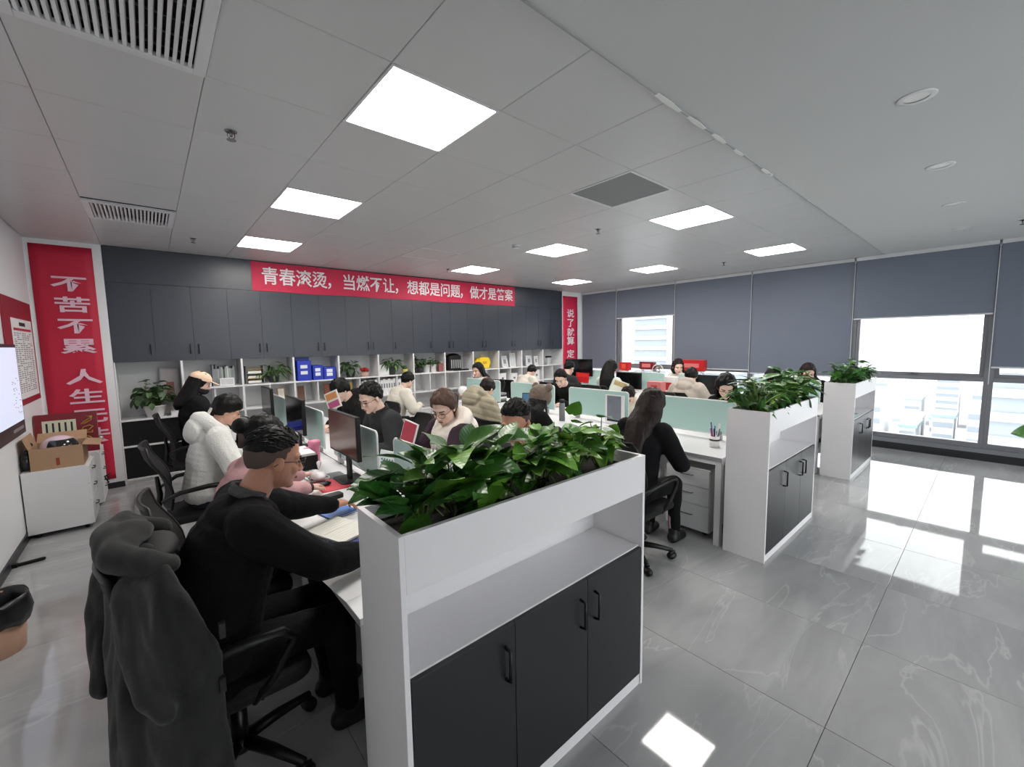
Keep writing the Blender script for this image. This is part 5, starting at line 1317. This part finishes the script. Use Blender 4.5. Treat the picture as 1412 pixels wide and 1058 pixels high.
# books on the second shelf
rr = random.Random(8); bc = [ok('book white', (206,208,208), 0.6), ok('book grey', (140,144,148), 0.6), ok('book dark', (78,84,88), 0.6), ok('book sage', (160,170,160), 0.6)]
x = 0.66
for q in range(12):
    w_ = rr.uniform(0.017, 0.027); h_ = rr.uniform(0.24, 0.30)
    o = thing('binder', '%s binder from the left in the row on the second shelf' % ORD[q], 'binder', (x, YB+0.10, ZT), 0, 'binders on the second shelf')
    m_ = bc[rr.randrange(4)]
    MB().box(0.001, w_-0.001, 0, 0.003, 0, h_).box(0.001, 0.003, 0.003, 0.2, 0, h_).box(w_-0.003, w_-0.001, 0.003, 0.2, 0, h_).build('cover', m_, o)
    MB().box(0.003, w_-0.003, 0.003, 0.195, 0.004, h_-0.006).build('pages', PAPER, o)
    x += w_
frame_pic('small white framed card standing before the binders', 0.82, YB+0.05, ZT, 0.17, 0.11, PAPER, ok('pale grey print', (196,198,200), 0.6))
wb_ = thing('paper_box', 'white carton on the second shelf left of the binders', 'box', (0.54, YB+0.10, ZT)); MB().box(-0.10, 0.10, 0, 0.2, 0, 0.10).build('carton', PAPER, wb_, bevel=0.002); MB().box(-0.102, 0.102, -0.002, 0.202, 0.085, 0.115).build('lid', PAPER, wb_)
og = thing('desk_organiser', 'small tiered organiser with gold edges on the third shelf', 'organiser', (1.17, YB+0.08, ZT))
for q in range(4): MB().box(-0.11, 0.11, 0, 0.18, 0.005+q*0.07, 0.012+q*0.07).build('tier', GOLD if q % 2 else GREYB, og)
for s in (-1, 1): MB().box(s*0.11-0.004, s*0.11+0.004, 0, 0.18, 0, 0.26).build('side', GREYB, og)
for q in range(3): MB().box(-0.09, 0.08, 0.01, 0.15, 0.013+q*0.07, 0.045+q*0.07).build('papers', CREAM, og)
for q, (x, w_, h_) in enumerate(((1.83, 0.20, 0.31), (2.03, 0.155, 0.23), (2.21, 0.185, 0.20))):
    o = thing('file_box', ('tall left', 'narrow middle', 'low right')[q]+' royal blue file box with white labels on the shelf', 'file box', (x, YB+0.03, ZT), 0, 'blue file boxes')
    MB().box(-w_/2, w_/2, 0, 0.24, 0, h_).build('body', BLUE, o, bevel=0.004)
    for z_ in (h_*0.42, h_*0.72): MB().box(-w_*0.28, w_*0.22, -0.002, 0, z_-0.03, z_+0.022).build('label', LAB, o)
    if q == 0: MB().box(-w_/2, w_/2, 0.1, 0.24, h_, h_+0.05).build('raised_back', BLUE, o)
rp = thing('flower_pot', 'small pot of red flowers beside the dark green shelf plant', 'flower pot', (2.80, YB+0.10, ZT)); MB().lathe([(0.05, 0), (0.075, 0.07), (0.07, 0.07)], 20).build('pot', ok('terracotta pink', (206,166,150), 0.6), rp, smooth=True)
fl = MB().ell((0, 0, 0.11), (0.032, 0.032, 0.028), None, 10, 6).mesh('flower', ok('red flower', (170,26,30), 0.6), True)
for q in range(9): a = q*0.7; inst('flower', fl, rp, (0.055*math.cos(a)*(q % 3)/2, 0.045*math.sin(a)*(q % 3)/2, 0.02*(q % 2)))
wb2 = thing('storage_box', 'white carton behind the arching dark shelf plant', 'box', (3.15, YB+0.12, ZT)); MB().box(-0.11, 0.11, 0, 0.18, 0, 0.17).build('carton', PAPER, wb2, bevel=0.003); MB().box(-0.112, 0.112, -0.002, 0.182, 0.15, 0.185).build('lid', PAPER, wb2)
yp = thing('flower_pot', 'small yellow pot on the shelf beside the arching dark plant', 'flower pot', (3.56, YB+0.10, ZT)); MB().lathe([(0.04, 0), (0.055, 0.09), (0.05, 0.09)], 18).build('pot', PYL, yp, smooth=True)
MB().ell((0, 0, 0.12), (0.05, 0.05, 0.04), None, 12, 8).build('moss', LEAF4, yp, smooth=True)
gf = thing('gift_bag', 'small pink and brown gift bag at the edge of the white pot shelf', 'bag', (4.31, YB+0.06, ZT)); MB().box(-0.05, 0.05, 0, 0.06, 0, 0.16).build('bag', ok('brown pink print', (150,92,92), 0.6, vary=(30, 0.5)), gf); MB().tube([(-0.02, 0.03, 0.16), (-0.02, 0.03, 0.2), (0.02, 0.03, 0.2), (0.02, 0.03, 0.16)], 0.003, 6).build('handle', PAPER, gf)
bp_ = thing('backpack', 'black backpack with pale ribbing on the shelf', 'backpack', (4.66, YB+0.08, ZT))
bake('pack', [(MB().rbox(-0.16, 0.16, 0.0, 0.17, 0.01, 0.30, 0.05).ell((0, 0.08, 0.30), (0.14, 0.075, 0.05)), 0.01, 3)], BLACKP, bp_)
for q in range(5): MB().box(-0.11+q*0.05, -0.085+q*0.05, -0.006, 0.006, 0.05, 0.22).build('rib', ok('pale ribbing', (170,172,172), 0.5), bp_, bevel=0.003)
ty = thing('tray', 'flat black tray on the shelf in front of the backpack', 'tray', (4.76, YB+0.008, ZT)); MB().box(-0.17, 0.17, 0, 0.06, 0, 0.012).build('base', BLACK, ty); MB().box(-0.17, 0.17, 0, 0.005, 0.012, 0.03).box(-0.17, 0.17, 0.055, 0.06, 0.012, 0.03).build('rim', BLACK, ty)
yb = thing('gift_bag', 'bright yellow bag on the shelf near the right end of the cabinets', 'bag', (5.39, YB+0.08, ZT))
bake('bag', [(MB().box(-0.13, 0.13, 0, 0.16, 0.01, 0.24).ell((-0.15, 0.08, 0.13), (0.05, 0.06, 0.09)).ell((0.15, 0.08, 0.13), (0.05, 0.06, 0.09)), 0.012, 3)], YEL, yb, lambda co: 0.006*sinnoise(co, 5, 2))
MB().tube([(-0.06, 0.08, 0.24), (-0.05, 0.08, 0.3), (0.05, 0.08, 0.3), (0.06, 0.08, 0.24)], 0.008, 6).build('handle', YEL, yb, smooth=True)
MB().box(-0.05, 0.05, -0.004, 0.004, 0.10, 0.16).build('tag', ok('amber print', (214,160,30), 0.5), yb)
for q, (x, w_, h_, lab) in enumerate(((6.0, 0.16, 0.26, 'leaning white framed print left of the tall frame'), (6.22, 0.17, 0.31, 'tall white framed print on the shelf near the right banner'), (6.72, 0.18, 0.24, 'pale framed print on the next to last shelf'), (6.95, 0.12, 0.22, 'narrow pale framed print at the shelf divider'))):
    frame_pic(lab, x, YB+0.12, ZT, w_, h_, PAPER, ok('pale grey print', (196,198,200), 0.6), mark=GREYB if q != 1 else None, tilt=0.25 if q == 0 else 0.1)
gl_ = thing('model_car', 'small black ornament on the last shelf', 'ornament', (7.32, YB+0.08, ZT+0.16)); MB().cap((-0.08, 0, 0.03), (0.08, 0, 0.03), 0.025, 0.025, 10).build('body', BLACK, gl_, smooth=True); MB().box(-0.05, 0.05, -0.01, 0.01, -0.16, 0.02).build('stand', ok('clear grey stand', (190,194,196), 0.3), gl_)
# second tier
Z2 = 0.822
for q, (x, w_, h_, m_, inn, lab) in enumerate(((2.20, 0.15, 0.27, BRN, ok('dull red print', (140,74,60), 0.6), 'brown framed certificate on the second tier below the blue boxes'), (1.50, 0.10, 0.25, GOLD, CREAM, 'narrow gold edged card on the second tier'), (1.78, 0.13, 0.27, ok('silver frame', (176,176,178), 0.4), BRN, 'white edged brown card below the blue boxes'), (2.49, 0.20, 0.26, GOLD, ok('ochre print', (170,130,60), 0.6), 'gold framed certificate on the second tier'))):
    frame_pic(lab, x, YB+0.10, Z2, w_, h_, m_, inn)
x = 2.72; 
for q in range(18):
    w_ = 0.047; h_ = 0.26+0.02*(q % 2)
    o = thing('folder', '%s white folder from the left in the long row under the shelf plants' % ORD[q], 'folder', (x, YB+0.05, Z2), 0, 'white folders on the second tier')
    MB().box(0.002, w_-0.002, 0, 0.24, 0, h_).build('cover', PAPER, o); MB().box(0.012, w_-0.012, -0.0012, 0, 0.12, 0.2).build('spine_label', GREYB, o)
    x += w_
    if abs(x-3.015) < 0.04: x = 3.06
    if abs(x-3.355) < 0.045: x = 3.39
for q, (x, w_, h_) in enumerate(((5.2, 0.22, 0.2), (5.86, 0.2, 0.22), (6.2, 0.18, 0.2), (6.9, 0.2, 0.24))):
    o = thing('storage_box', '%s white carton on the second tier near the right banner' % ORD[q], 'box', (x, YB+0.06, Z2), 0, 'white cartons on the second tier'); MB().box(-w_/2, w_/2, 0, 0.2, 0, h_).build('carton', PAPER, o, bevel=0.002); MB().box(-0.03, 0.03, -0.001, 0, h_*0.4, h_*0.6).build('label', GREYB, o)

# --- desk things
D = DZ
def on_desk(px, py): v = on_z(px, py, D); return v.x, v.y
def monitor(label, x, y, rz, w=0.54, h=0.31, zc=1.08, screen=None, tilt=0.0):
    """screen faces local -x"""
    t = thing('monitor', label, 'monitor', (x, y, D), rz, 'computer monitors'); z = zc-D
    MB().box(0, 0.03, -w/2, w/2, z-h/2, z+h/2).build('casing', BLACKP, t, bevel=0.004)
    MB().box(-0.002, 0.0, -w/2+0.008, w/2-0.008, z-h/2+0.016, z+h/2-0.008).build('screen', screen or ok('dark screen', (14,15,18), 0.12), t)
    MB().box(0.03, 0.05, -0.03, 0.03, 0.01, z+0.04).build('stand', BLACKP, t); MB().rbox(-0.05, 0.12, -0.11, 0.11, 0, 0.01, 0.03).build('foot', BLACKP, t)
    return t
BROWN_REFL = ok('screen with painted brown reflection', (112,78,68), 0.18)  # screen is off; the brown is a room reflection painted as its colour
monitor('unlit monitor with brown reflection painted on its screen beside the pink cup', 0.985, 2.97, 0, 0.55, 0.30, 1.085, BROWN_REFL)
monitor('dark monitor behind the head of the man in black', 0.985, 4.25, 0, 0.58, 0.32, 1.07)
monitor('farthest dark monitor on the left side of the near row', 0.985, 5.45, 0, 0.5, 0.30, 1.09)
monitor('black monitor back before the far shelves left of the red banner', 6.68, 5.62, 0.55, 0.56, 0.36, 1.17)
monitor('flat black monitor top behind the blue mint divider', 6.62, 4.40, 0, 0.52, 0.30, 0.98)
monitor('dark monitor top in front of the oatmeal fleece coat', 6.62, 3.0, 0, 0.5, 0.3, 1.0)
x, y = 0.72, 2.55
kb = thing('keyboard', 'white and teal keyboard in front of the pink top woman', 'keyboard', (*on_desk(428, 655), D), 0.05)
MB().rbox(-0.07, 0.07, -0.21, 0.21, 0, 0.016, 0.015).build('case', PAPER, kb, bevel=0.003)
key = MB().box(-0.0075, 0.0075, -0.0075, 0.0075, 0.016, 0.022).mesh('key', PAPER); key2 = MB().box(-0.0075, 0.0075, -0.0075, 0.0075, 0.016, 0.022).mesh('key', ok('teal key', (78,122,118), 0.5))
for i in range(6):
    for j in range(21): inst('key', key2 if (i*7+j*3) % 5 == 0 or i in (0, 5) and j % 3 == 0 else key, kb, (-0.05+i*0.02, -0.195+j*0.0195, 0))
def pad(label, px, py, w, d, m, rz=0.0, name='mouse_pad'):
    x, y = on_desk(px, py); t = thing(name, label, 'mouse pad', (x, y, D), rz, 'mouse pads'); MB().rbox(-w/2, w/2, -d/2, d/2, 0, 0.004, 0.02).build('mat', m, t); MB().rbox(-w/2+0.01, w/2-0.01, -d/2+0.01, d/2-0.01, 0.004, 0.0044, 0.015).build('print', m, t); return t
pad('red mouse pad under the hand of the woman in pink', 458, 669, 0.20, 0.26, ok('coral red mat', (214,70,84), 0.6))
pad('grey mouse pad with pale rim right of the keyboard', 462, 656, 0.12, 0.16, GREYB)
x, y = on_desk(446, 671); ms = thing('mouse', 'dark computer mouse under the hand on the red pad', 'mouse', (x, y, D+0.0045)); MB().ell((0, 0, 0.012), (0.052, 0.03, 0.016)).build('shell', BLACKP, ms, smooth=True); MB().box(0.02, 0.032, -0.003, 0.003, 0.024, 0.03).build('wheel', GREYB, ms)
x, y = on_desk(435, 641)
cu = thing('tumbler', 'pink tumbler with lid and handle beside the brown screen', 'cup', (x, y, D))
MB().lathe([(0.034, 0), (0.036, 0.005), (0.043, 0.17), (0.044, 0.175)], 24).build('cup', PNKP, cu, smooth=True)
MB().lathe([(0.047, 0.172), (0.048, 0.19), (0.04, 0.2), (0.012, 0.203)], 24).build('lid', PNKP, cu, smooth=True)
MB().tube([(-0.042, 0, 0.15), (-0.075, 0, 0.145), (-0.078, 0, 0.07), (-0.04, 0, 0.06)], 0.009, 8).build('handle', ok('pale pink plastic', (240,190,206), 0.4), cu, smooth=True)
x, y = on_desk(446, 622); tr = thing('paper_tray', 'two tier paper tray with white sheets behind the pink tumbler', 'tray', (0.80, 3.50, D))
for q in range(3): MB().box(-0.12, 0.12, -0.16, 0.16, 0.005+q*0.055, 0.01+q*0.055).build('tier', BLACKP, tr); MB().box(-0.11, 0.11, -0.15, 0.15, 0.01+q*0.055, 0.035+q*0.055).build('papers', PAPER, tr)
for s in (-1, 1): MB().box(-0.12, 0.12, s*0.16-0.003, s*0.16+0.003, 0, 0.13).build('side', BLACKP, tr)
bgp = thing('plastic_bag', 'crumpled clear white plastic bag below the brown screen', 'bag', (0.84, 3.06, D+0.014)); bake('film', [(MB().ell((0, 0, 0.035), (0.05, 0.09, 0.03)), 0.007, 1)], ok('milky film', (230,224,228), 0.25), bgp, lambda co: 0.008*sinnoise(co, 11, 4)); MB().cap((0.02, 0.06, 0.07), (0.03, 0.08, 0.1), 0.006, 0.018, 8).build('twist', ok('milky film', (230,224,228), 0.25), bgp, smooth=True)
# in front of the man
nbk = thing('notebook', 'open notebook with cream pages under the man in black', 'notebook', (*on_desk(468, 735), D+0.012), 0.35)
for s in (-1, 1):
    MB().box(-0.10, 0.10, 0.001 if s > 0 else -0.145, 0.145 if s > 0 else -0.001, 0.004, 0.012).build('page', CREAM, nbk)
MB().box(-0.105, 0.105, -0.15, 0.15, 0, 0.004).build('cover', ok('grey cover', (96,98,96), 0.6), nbk)
ruled = MB()
for q in range(12): ruled.box(-0.085, 0.08, -0.135+q*0.0235, -0.134+q*0.0235, 0.012, 0.0123)
ruled.build('ruled_lines', ok('faint ruled line', (196,194,184), 0.7), nbk)
def folder(label, px, py, m, rz, w=0.21, d=0.29, z=0.0, dy=0.0):
    x, y = on_desk(px, py); t = thing('folder', label, 'folder', (x, y, D+z), rz, 'folders on the front desk'); MB().box(-w/2, w/2, -d/2, d/2, 0, 0.003).box(-w/2, w/2, -d/2, d/2, 0.008, 0.011).build('cover', m, t); MB().box(-w/2+0.003, w/2-0.003, -d/2+0.003, d/2-0.003, 0.003, 0.008).build('sheets', PAPER, t); return t
folder('indigo folder under the open notebook', 478, 762, NAVY, 0.35)
folder('bright blue booklet above the notebook near the hand', 462, 706, SKYB, 0.2, 0.16, 0.20)
for q, (px, py, rz, lab) in enumerate(((425, 742, 0.5, 'printed sheet beside the open notebook'), (478, 800, 0.1, 'blank white sheet at the front desk edge'))):
    x, y = on_desk(px, py); t = thing('paper_sheet', lab, 'paper', (x+0.03, y, D), rz, 'paper sheets'); MB().box(-0.10, 0.10, -0.14, 0.14, 0, 0.0012).build('sheet', PAPER, t)
    if q == 0:
        tl = MB()
        for a in range(6): tl.box(-0.07, 0.03+0.03*(a % 2), -0.10+a*0.03, -0.088+a*0.03, 0.0012, 0.0016)
        tl.build('printed_lines', INK, t)
x, y = on_desk(420, 749); pn = thing('pen', 'dark pen lying on the printed sheet', 'pen', (x+0.03, y, D+0.002), 0.6); MB().cap((-0.065, 0, 0.006), (0.06, 0, 0.006), 0.005, 0.005, 8).build('barrel', GREYB, pn, smooth=True); MB().cap((0.06, 0, 0.006), (0.078, 0, 0.006), 0.004, 0.0012, 8).build('tip', BLACK, pn, smooth=True)
x, y = on_desk(424, 697); cs = thing('pencil_case', 'long black pencil case between the man and the pink sleeve', 'case', (x+0.06, y, D), 0.12); MB().rbox(-0.15, 0.15, -0.035, 0.035, 0, 0.028, 0.015).build('case_body', BLACKP, cs, bevel=0.005); MB().box(-0.14, 0.14, -0.002, 0.002, 0.028, 0.030).build('zip', GREYB, cs)
# near row, farther things
bs = thing('folder_stack', 'pile of papers topped by blue folders on the far left desk', 'paper stack', (0.80, 4.72, D))
for q in range(7): MB().box(-0.13+0.008*(q % 3), 0.13+0.006*(q % 2), -0.17, 0.17-0.01*(q % 2), q*0.022, q*0.022+0.019).build('bundle', PAPER if q < 5 else BLUE, bs)
fn = thing('desk_fan', 'small black desk fan on the far left desk', 'fan', (0.66, 4.98, D)); MB().lathe([(0.06, 0), (0.06, 0.015), (0.012, 0.025), (0.012, 0.12)], 18).build('base', BLACKP, fn, smooth=True); MB().cap((-0.02, 0, 0.19), (0.03, 0, 0.19), 0.075, 0.065, 18).build('head', BLACKP, fn, smooth=True)
# right side of the near row
lp = thing('laptop', 'grey laptop opened in front of the woman in the cream vest', 'laptop', (1.42, 2.52, D), 0.0); MB().rbox(-0.10, 0.12, -0.16, 0.16, 0, 0.014, 0.015).build('base', GREYB, lp); MB().box(-0.004, 0.004, -0.16, 0.16, 0, 0.215, Matrix.Translation((-0.10, 0, 0.014)) @ Matrix.Rotation(-0.25, 4, 'Y')).build('lid', ok('grey aluminium', (132,138,142), 0.35, metal=0.4), lp, bevel=0.003)
ca = thing('desk_calendar', 'white tent calendar in front of the man in the grey jacket', 'calendar', (1.30, 2.90, D), 0.25)
for s in (-1, 1): MB().box(-0.0015, 0.0015, -0.10, 0.10, 0, 0.17, Matrix.Translation((s*0.045, 0, 0.004)) @ Matrix.Rotation(-s*0.26, 4, 'Y')).build('card', PAPER, ca)
dm = MB()
for i in range(4):
    for j in range(6): dm.box(-0.0025, -0.0015, -0.085+j*0.029, -0.068+j*0.029, 0.02+i*0.026, 0.034+i*0.026, Matrix.Translation((-0.045, 0, 0.004)) @ Matrix.Rotation(0.26, 4, 'Y'))
dm.build('dates', ok('teal print', (90,130,134), 0.6), ca)
rs = thing('picture_frame', 'tilted red poster screen with white frame before the woman in the vest', 'picture frame', (1.46, 2.98, D), -0.15)
T_ = Matrix.Translation((0, 0, 0.16)) @ Matrix.Rotation(0.3, 4, 'Y')
MB().box(0, 0.012, -0.15, 0.15, -0.02, 0.20, T_).build('frame', PAPER, rs); MB().box(-0.002, 0, -0.14, 0.14, -0.012, 0.192, T_).build('poster', ok('crimson print', (168,30,60), 0.4, vary=(22, 0.5)), rs); MB().box(-0.02, 0.08, -0.06, 0.06, 0, 0.012).box(0.02, 0.04, -0.02, 0.02, 0.012, 0.17).build('stand', BLACKP, rs)
rbg = thing('gift_bag', 'crumpled crimson bag beside the tilted red poster screen', 'bag', (1.56, 2.72, D+0.014)); bake('bag', [(MB().ell((0, 0, 0.06), (0.06, 0.09, 0.06)), 0.008, 1)], ok('crimson film', (170,24,58), 0.35), rbg, lambda co: 0.012*sinnoise(co, 9, 4)); MB().tube([(0, -0.03, 0.11), (0, -0.02, 0.15), (0, 0.02, 0.15), (0, 0.03, 0.11)], 0.004, 6).build('handle', REDP, rbg)
def card_sign(label, px, py, X, w, h, m1, m2, rz=PI/2, tilt=0.0, roll=0.25, z0=D):
    p = on_x(px, py, X); t = thing('card_sign', label, 'sign', (p.x, p.y, z0), rz, 'small card signs on the desks'); zc = p.z-z0
    T_ = Matrix.Translation((0, 0, zc)) @ Matrix.Rotation(roll, 4, 'Y')
    MB().box(-w/2, w/2, -0.003, 0.003, -h/2, h/2, T_).build('card', m1, t); MB().box(-w*0.4, w*0.4, -0.0045, -0.003, 0.01, h*0.42, T_).build('print', m2, t)
    MB().box(-w*0.4, w*0.4, -0.0045, -0.003, -h*0.42, -0.01, T_).build('print', MAG if m2 is ORANGE else m1, t)
    MB().lathe([(0.04, 0), (0.04, 0.008), (0.005, 0.012), (0.005, max(0.02, zc-h/2+0.01))], 14).build('stand', PAPER, t); return t
RZL = -PI/2+0.5
card_sign('orange and pink card sign before the face of the man in the black coat', 459, 552, 1.32, 0.17, 0.17, CREAM, ORANGE, RZL, roll=-0.35)
card_sign('yellow and purple card sign before the pale top woman near the window', 854, 534, 4.4, 0.20, 0.16, CREAM, ok('yellow violet print', (196,170,120), 0.6, vary=(40, 0.5)), RZL, roll=0.35)
card_sign('small red square desk sign left of the mint divider', 803, 521, 6.45, 0.26, 0.20, REDP, ok('bright red print', (222,40,40), 0.5), RZL, roll=0.08)
# middle row things
def bottle(label, x, y, r, h, m, m2): 
    t = thing('bottle', label, 'bottle', (x, y, D)); MB().lathe([(r, 0), (r, h*0.8), (r*0.8, h*0.84)], 18).build('body', m, t, smooth=True); MB().lathe([(r*0.82, h*0.84), (r*0.82, h), (r*0.7, h)], 18).build('cap', m2, t, smooth=True); return t
bottle('dark grey vacuum bottle beside the bear hat', 3.75, 3.42, 0.036, 0.26, GREYB, BLACKP)
pc = thing('pen_cup', 'white striped cup full of pens beside the middle planter', 'pen cup', (3.75, 1.60, D))
MB().lathe([(0.04, 0), (0.042, 0.1), (0.038, 0.1), (0.036, 0.01)], 20).build('cup', PAPER, pc, smooth=True); MB().lathe([(0.0422, 0.06), (0.0424, 0.075)], 20, cap0=False, cap1=False).build('band', INK, pc)
rr = random.Random(4)
for q in range(9):
    a = rr.uniform(0, 6.28); h_ = rr.uniform(0.15, 0.22); MB().cap((0.015*math.cos(a), 0.015*math.sin(a), 0.02), (0.04*math.cos(a), 0.04*math.sin(a), h_), 0.005, 0.005, 7).build('pen', [INK, MAG, NAVY, PAPER, ok('teal plastic', (40,120,120), 0.4)][q % 5], pc, smooth=True)
pf = frame_pic('white card with a small dark emblem leaning beside the bear hat', 3.80, 3.86, D, 0.16, 0.20, PAPER, LAB, rz=RZL, mark=GREYB, group='framed pictures on the desks')
tbk = thing('tablet', 'blue screened tablet standing behind the white emblem card', 'tablet', (3.82, 4.06, D), RZL); T_ = Matrix.Rotation(-0.15, 4, 'X'); MB().box(-0.12, 0.12, 0, 0.008, 0.002, 0.28, T_).build('case', BLACKP, tbk); MB().box(-0.11, 0.11, -0.0015, 0, 0.012, 0.27, T_).build('screen', ok('blue screen', (86,130,168), 0.2), tbk)
ph = thing('picture_frame', 'upright grey photo panel at the end of the blue mint divider', 'picture frame', (3.985, 2.83, D), -PI/2); MB().box(-0.13, 0.13, 0, 0.012, 0.02, 0.34).build('frame', PAPER, ph); MB().box(-0.10, 0.09, -0.002, 0, 0.06, 0.33).build('photo', ok('grey photo', (120,126,138), 0.4, vary=(10, 0.3)), ph); MB().box(-0.10, 0.09, -0.002, 0, 0.035, 0.058).build('caption', INK, ph); MB().box(-0.1, 0.1, -0.02, 0.03, 0, 0.02).build('foot', PAPER, ph)
for q, (x, y, rz, lab) in enumerate(((3.70, 3.0, 0.3, 'scattered papers in front of the bear hat person'), (3.62, 4.35, -0.2, 'papers in front of the beige puffer jacket'), (3.75, 5.3, 0.1, 'papers before the woman in the white jacket'), (3.72, 2.5, 0.2, 'papers left of the woman with long brown hair'))):
    t = thing('paper_stack', lab, 'paper stack', (x, y, D), rz, 'paper stacks on the middle row')
    for a in range(4): MB().box(-0.10, 0.10, -0.14, 0.14, a*0.004, a*0.004+0.003, Matrix.Rotation(0.15*a, 4, 'Z')).build('sheet', PAPER, t)
bks = thing('book_pile', 'pile of dark books before the woman facing left near the shelves', 'books', (4.24, 5.35, D))
for q in range(5): MB().box(-0.12, 0.12, -0.16, 0.16, q*0.03, q*0.03+0.027, Matrix.Rotation(0.06*(q % 3), 4, 'Z')).build('book', [INK, GREYB, PAPER, INK, ok('book grey', (140,144,148), 0.6)][q], bks)
wf = thing('plush_toy', 'white round plush lamp behind the woman in the white jacket', 'toy', (3.8, 5.62, D)); MB().ell((0, 0, 0.20), (0.075, 0.075, 0.07)).build('head', ok('white plush', (236,234,234), 0.8, bump=(90, 0.5)), wf, smooth=True); MB().lathe([(0.05, 0), (0.05, 0.01), (0.012, 0.02), (0.012, 0.16)], 14).build('stand', PAPER, wf)
# far row and window ledge
for q, (px, py, X, w, h, lab) in enumerate(((862, 505, 7.2, 0.22, 0.16, 'tilted red gift box at the far window frame'), (893, 504, 8.2, 0.34, 0.16, 'dark red box on the far window ledge'), (955, 504, 8.2, 0.52, 0.22, 'long red banner roll box right of the woman at the far window'))):
    p = on_x(px, py, X); zb = (D if X < 7.5 else 0.0); t = thing('gift_box', lab, 'box', (p.x, p.y, zb), 0, 'red boxes by the far window')
    if X < 7.5: MB().box(-0.05, 0.05, -w/2, w/2, p.z-zb-h/2, p.z-zb+h/2).build('box', REDP, t, bevel=0.004); MB().box(-0.055, -0.05, -w*0.2, w*0.2, p.z-zb-h*0.3, p.z-zb+h*0.3).build('print', ok('orange red print', (226,84,50), 0.5), t); MB().box(-0.05, 0.05, -0.06, 0.06, 0, p.z-zb-h/2).build('lower_box', ok('pink box', (220,130,130), 0.5), t)
    else:
        MB().box(-0.06, 0.06, -w/2, w/2, p.z-h/2, p.z+h/2).build('box', REDP if q == 2 else ok('dark red card', (122,20,34), 0.45), t, bevel=0.006); MB().box(-0.062, -0.06, -w*0.3, w*0.3, p.z-0.04, p.z+0.04).build('print', ok('pink print', (224,120,120), 0.5), t)
        MB().box(-0.04, 0.04, -w*0.4, -w*0.4+0.03, 0, p.z-h/2).box(-0.04, 0.04, w*0.4-0.03, w*0.4, 0, p.z-h/2).box(-0.05, 0.05, -w*0.45, w*0.45, p.z-h/2-0.02, p.z-h/2).build('rack', PAPER, t)
for q, (px, X, y0, lab, c) in enumerate(((905, 6.5, 0, 'red and white carton in front of the far window', (206,120,120)), (876, 7.1, 0, 'pale carton beside the yellow purple card sign', (226,214,206)), (925, 7.1, 0, 'white carton with a red square beside the oatmeal coat', (236,232,230)))):
    p = on_x(px, 530, X); t = thing('carton', lab, 'box', (X, p.y, D), 0, 'cartons on the far row'); MB().box(-0.08, 0.08, -0.13, 0.13, 0, 0.30 if q else 0.26).build('body', ok('carton paint %d' % q, c, 0.6), t, bevel=0.003); MB().box(-0.082, -0.08, -0.06, 0.06, 0.06, 0.2).build('print', ok('red square print', (186,40,44), 0.6), t)
t = thing('desk_fan', 'small white desk fan before the far window', 'fan', (7.15, on_x(908, 515, 7.15).y, D)); MB().lathe([(0.07, 0), (0.07, 0.015), (0.012, 0.03), (0.012, 0.30)], 18).build('base', PAPER, t, smooth=True)
MB().tube([(-0.03, 0.11*math.cos(a), 0.40+0.11*math.sin(a)) for a in [2*PI*q/24 for q in range(24)]], 0.006, 6, closed=True).tube([(-0.03, 0.06*math.cos(a), 0.40+0.06*math.sin(a)) for a in [2*PI*q/20 for q in range(20)]], 0.003, 6, closed=True).build('guard', PAPER, t, smooth=True)
for q in range(3): MB().ell((-0.03, 0.05*math.cos(2.09*q), 0.40+0.05*math.sin(2.09*q)), (0.006, 0.045, 0.025), Matrix.Rotation(2.09*q, 3, 'X')).build('blade', GREYB, t, smooth=True)
MB().cap((-0.02, 0, 0.40), (0.04, 0, 0.40), 0.03, 0.025, 12).build('motor', PAPER, t, smooth=True)
ts = thing('glass_tray', 'small mint glass dish on the shelf of the far planter', 'dish', (6.62, Y0+0.12, 0.718)); MB().lathe([(0.06, 0), (0.1, 0.03), (0.096, 0.032), (0.056, 0.006)], 20).build('dish', MINT, ts, smooth=True); MB().ell((0, 0, 0.02), (0.05, 0.05, 0.012)).build('contents', ok('pale content', (206,216,214), 0.5), ts, smooth=True)

run_bakes()
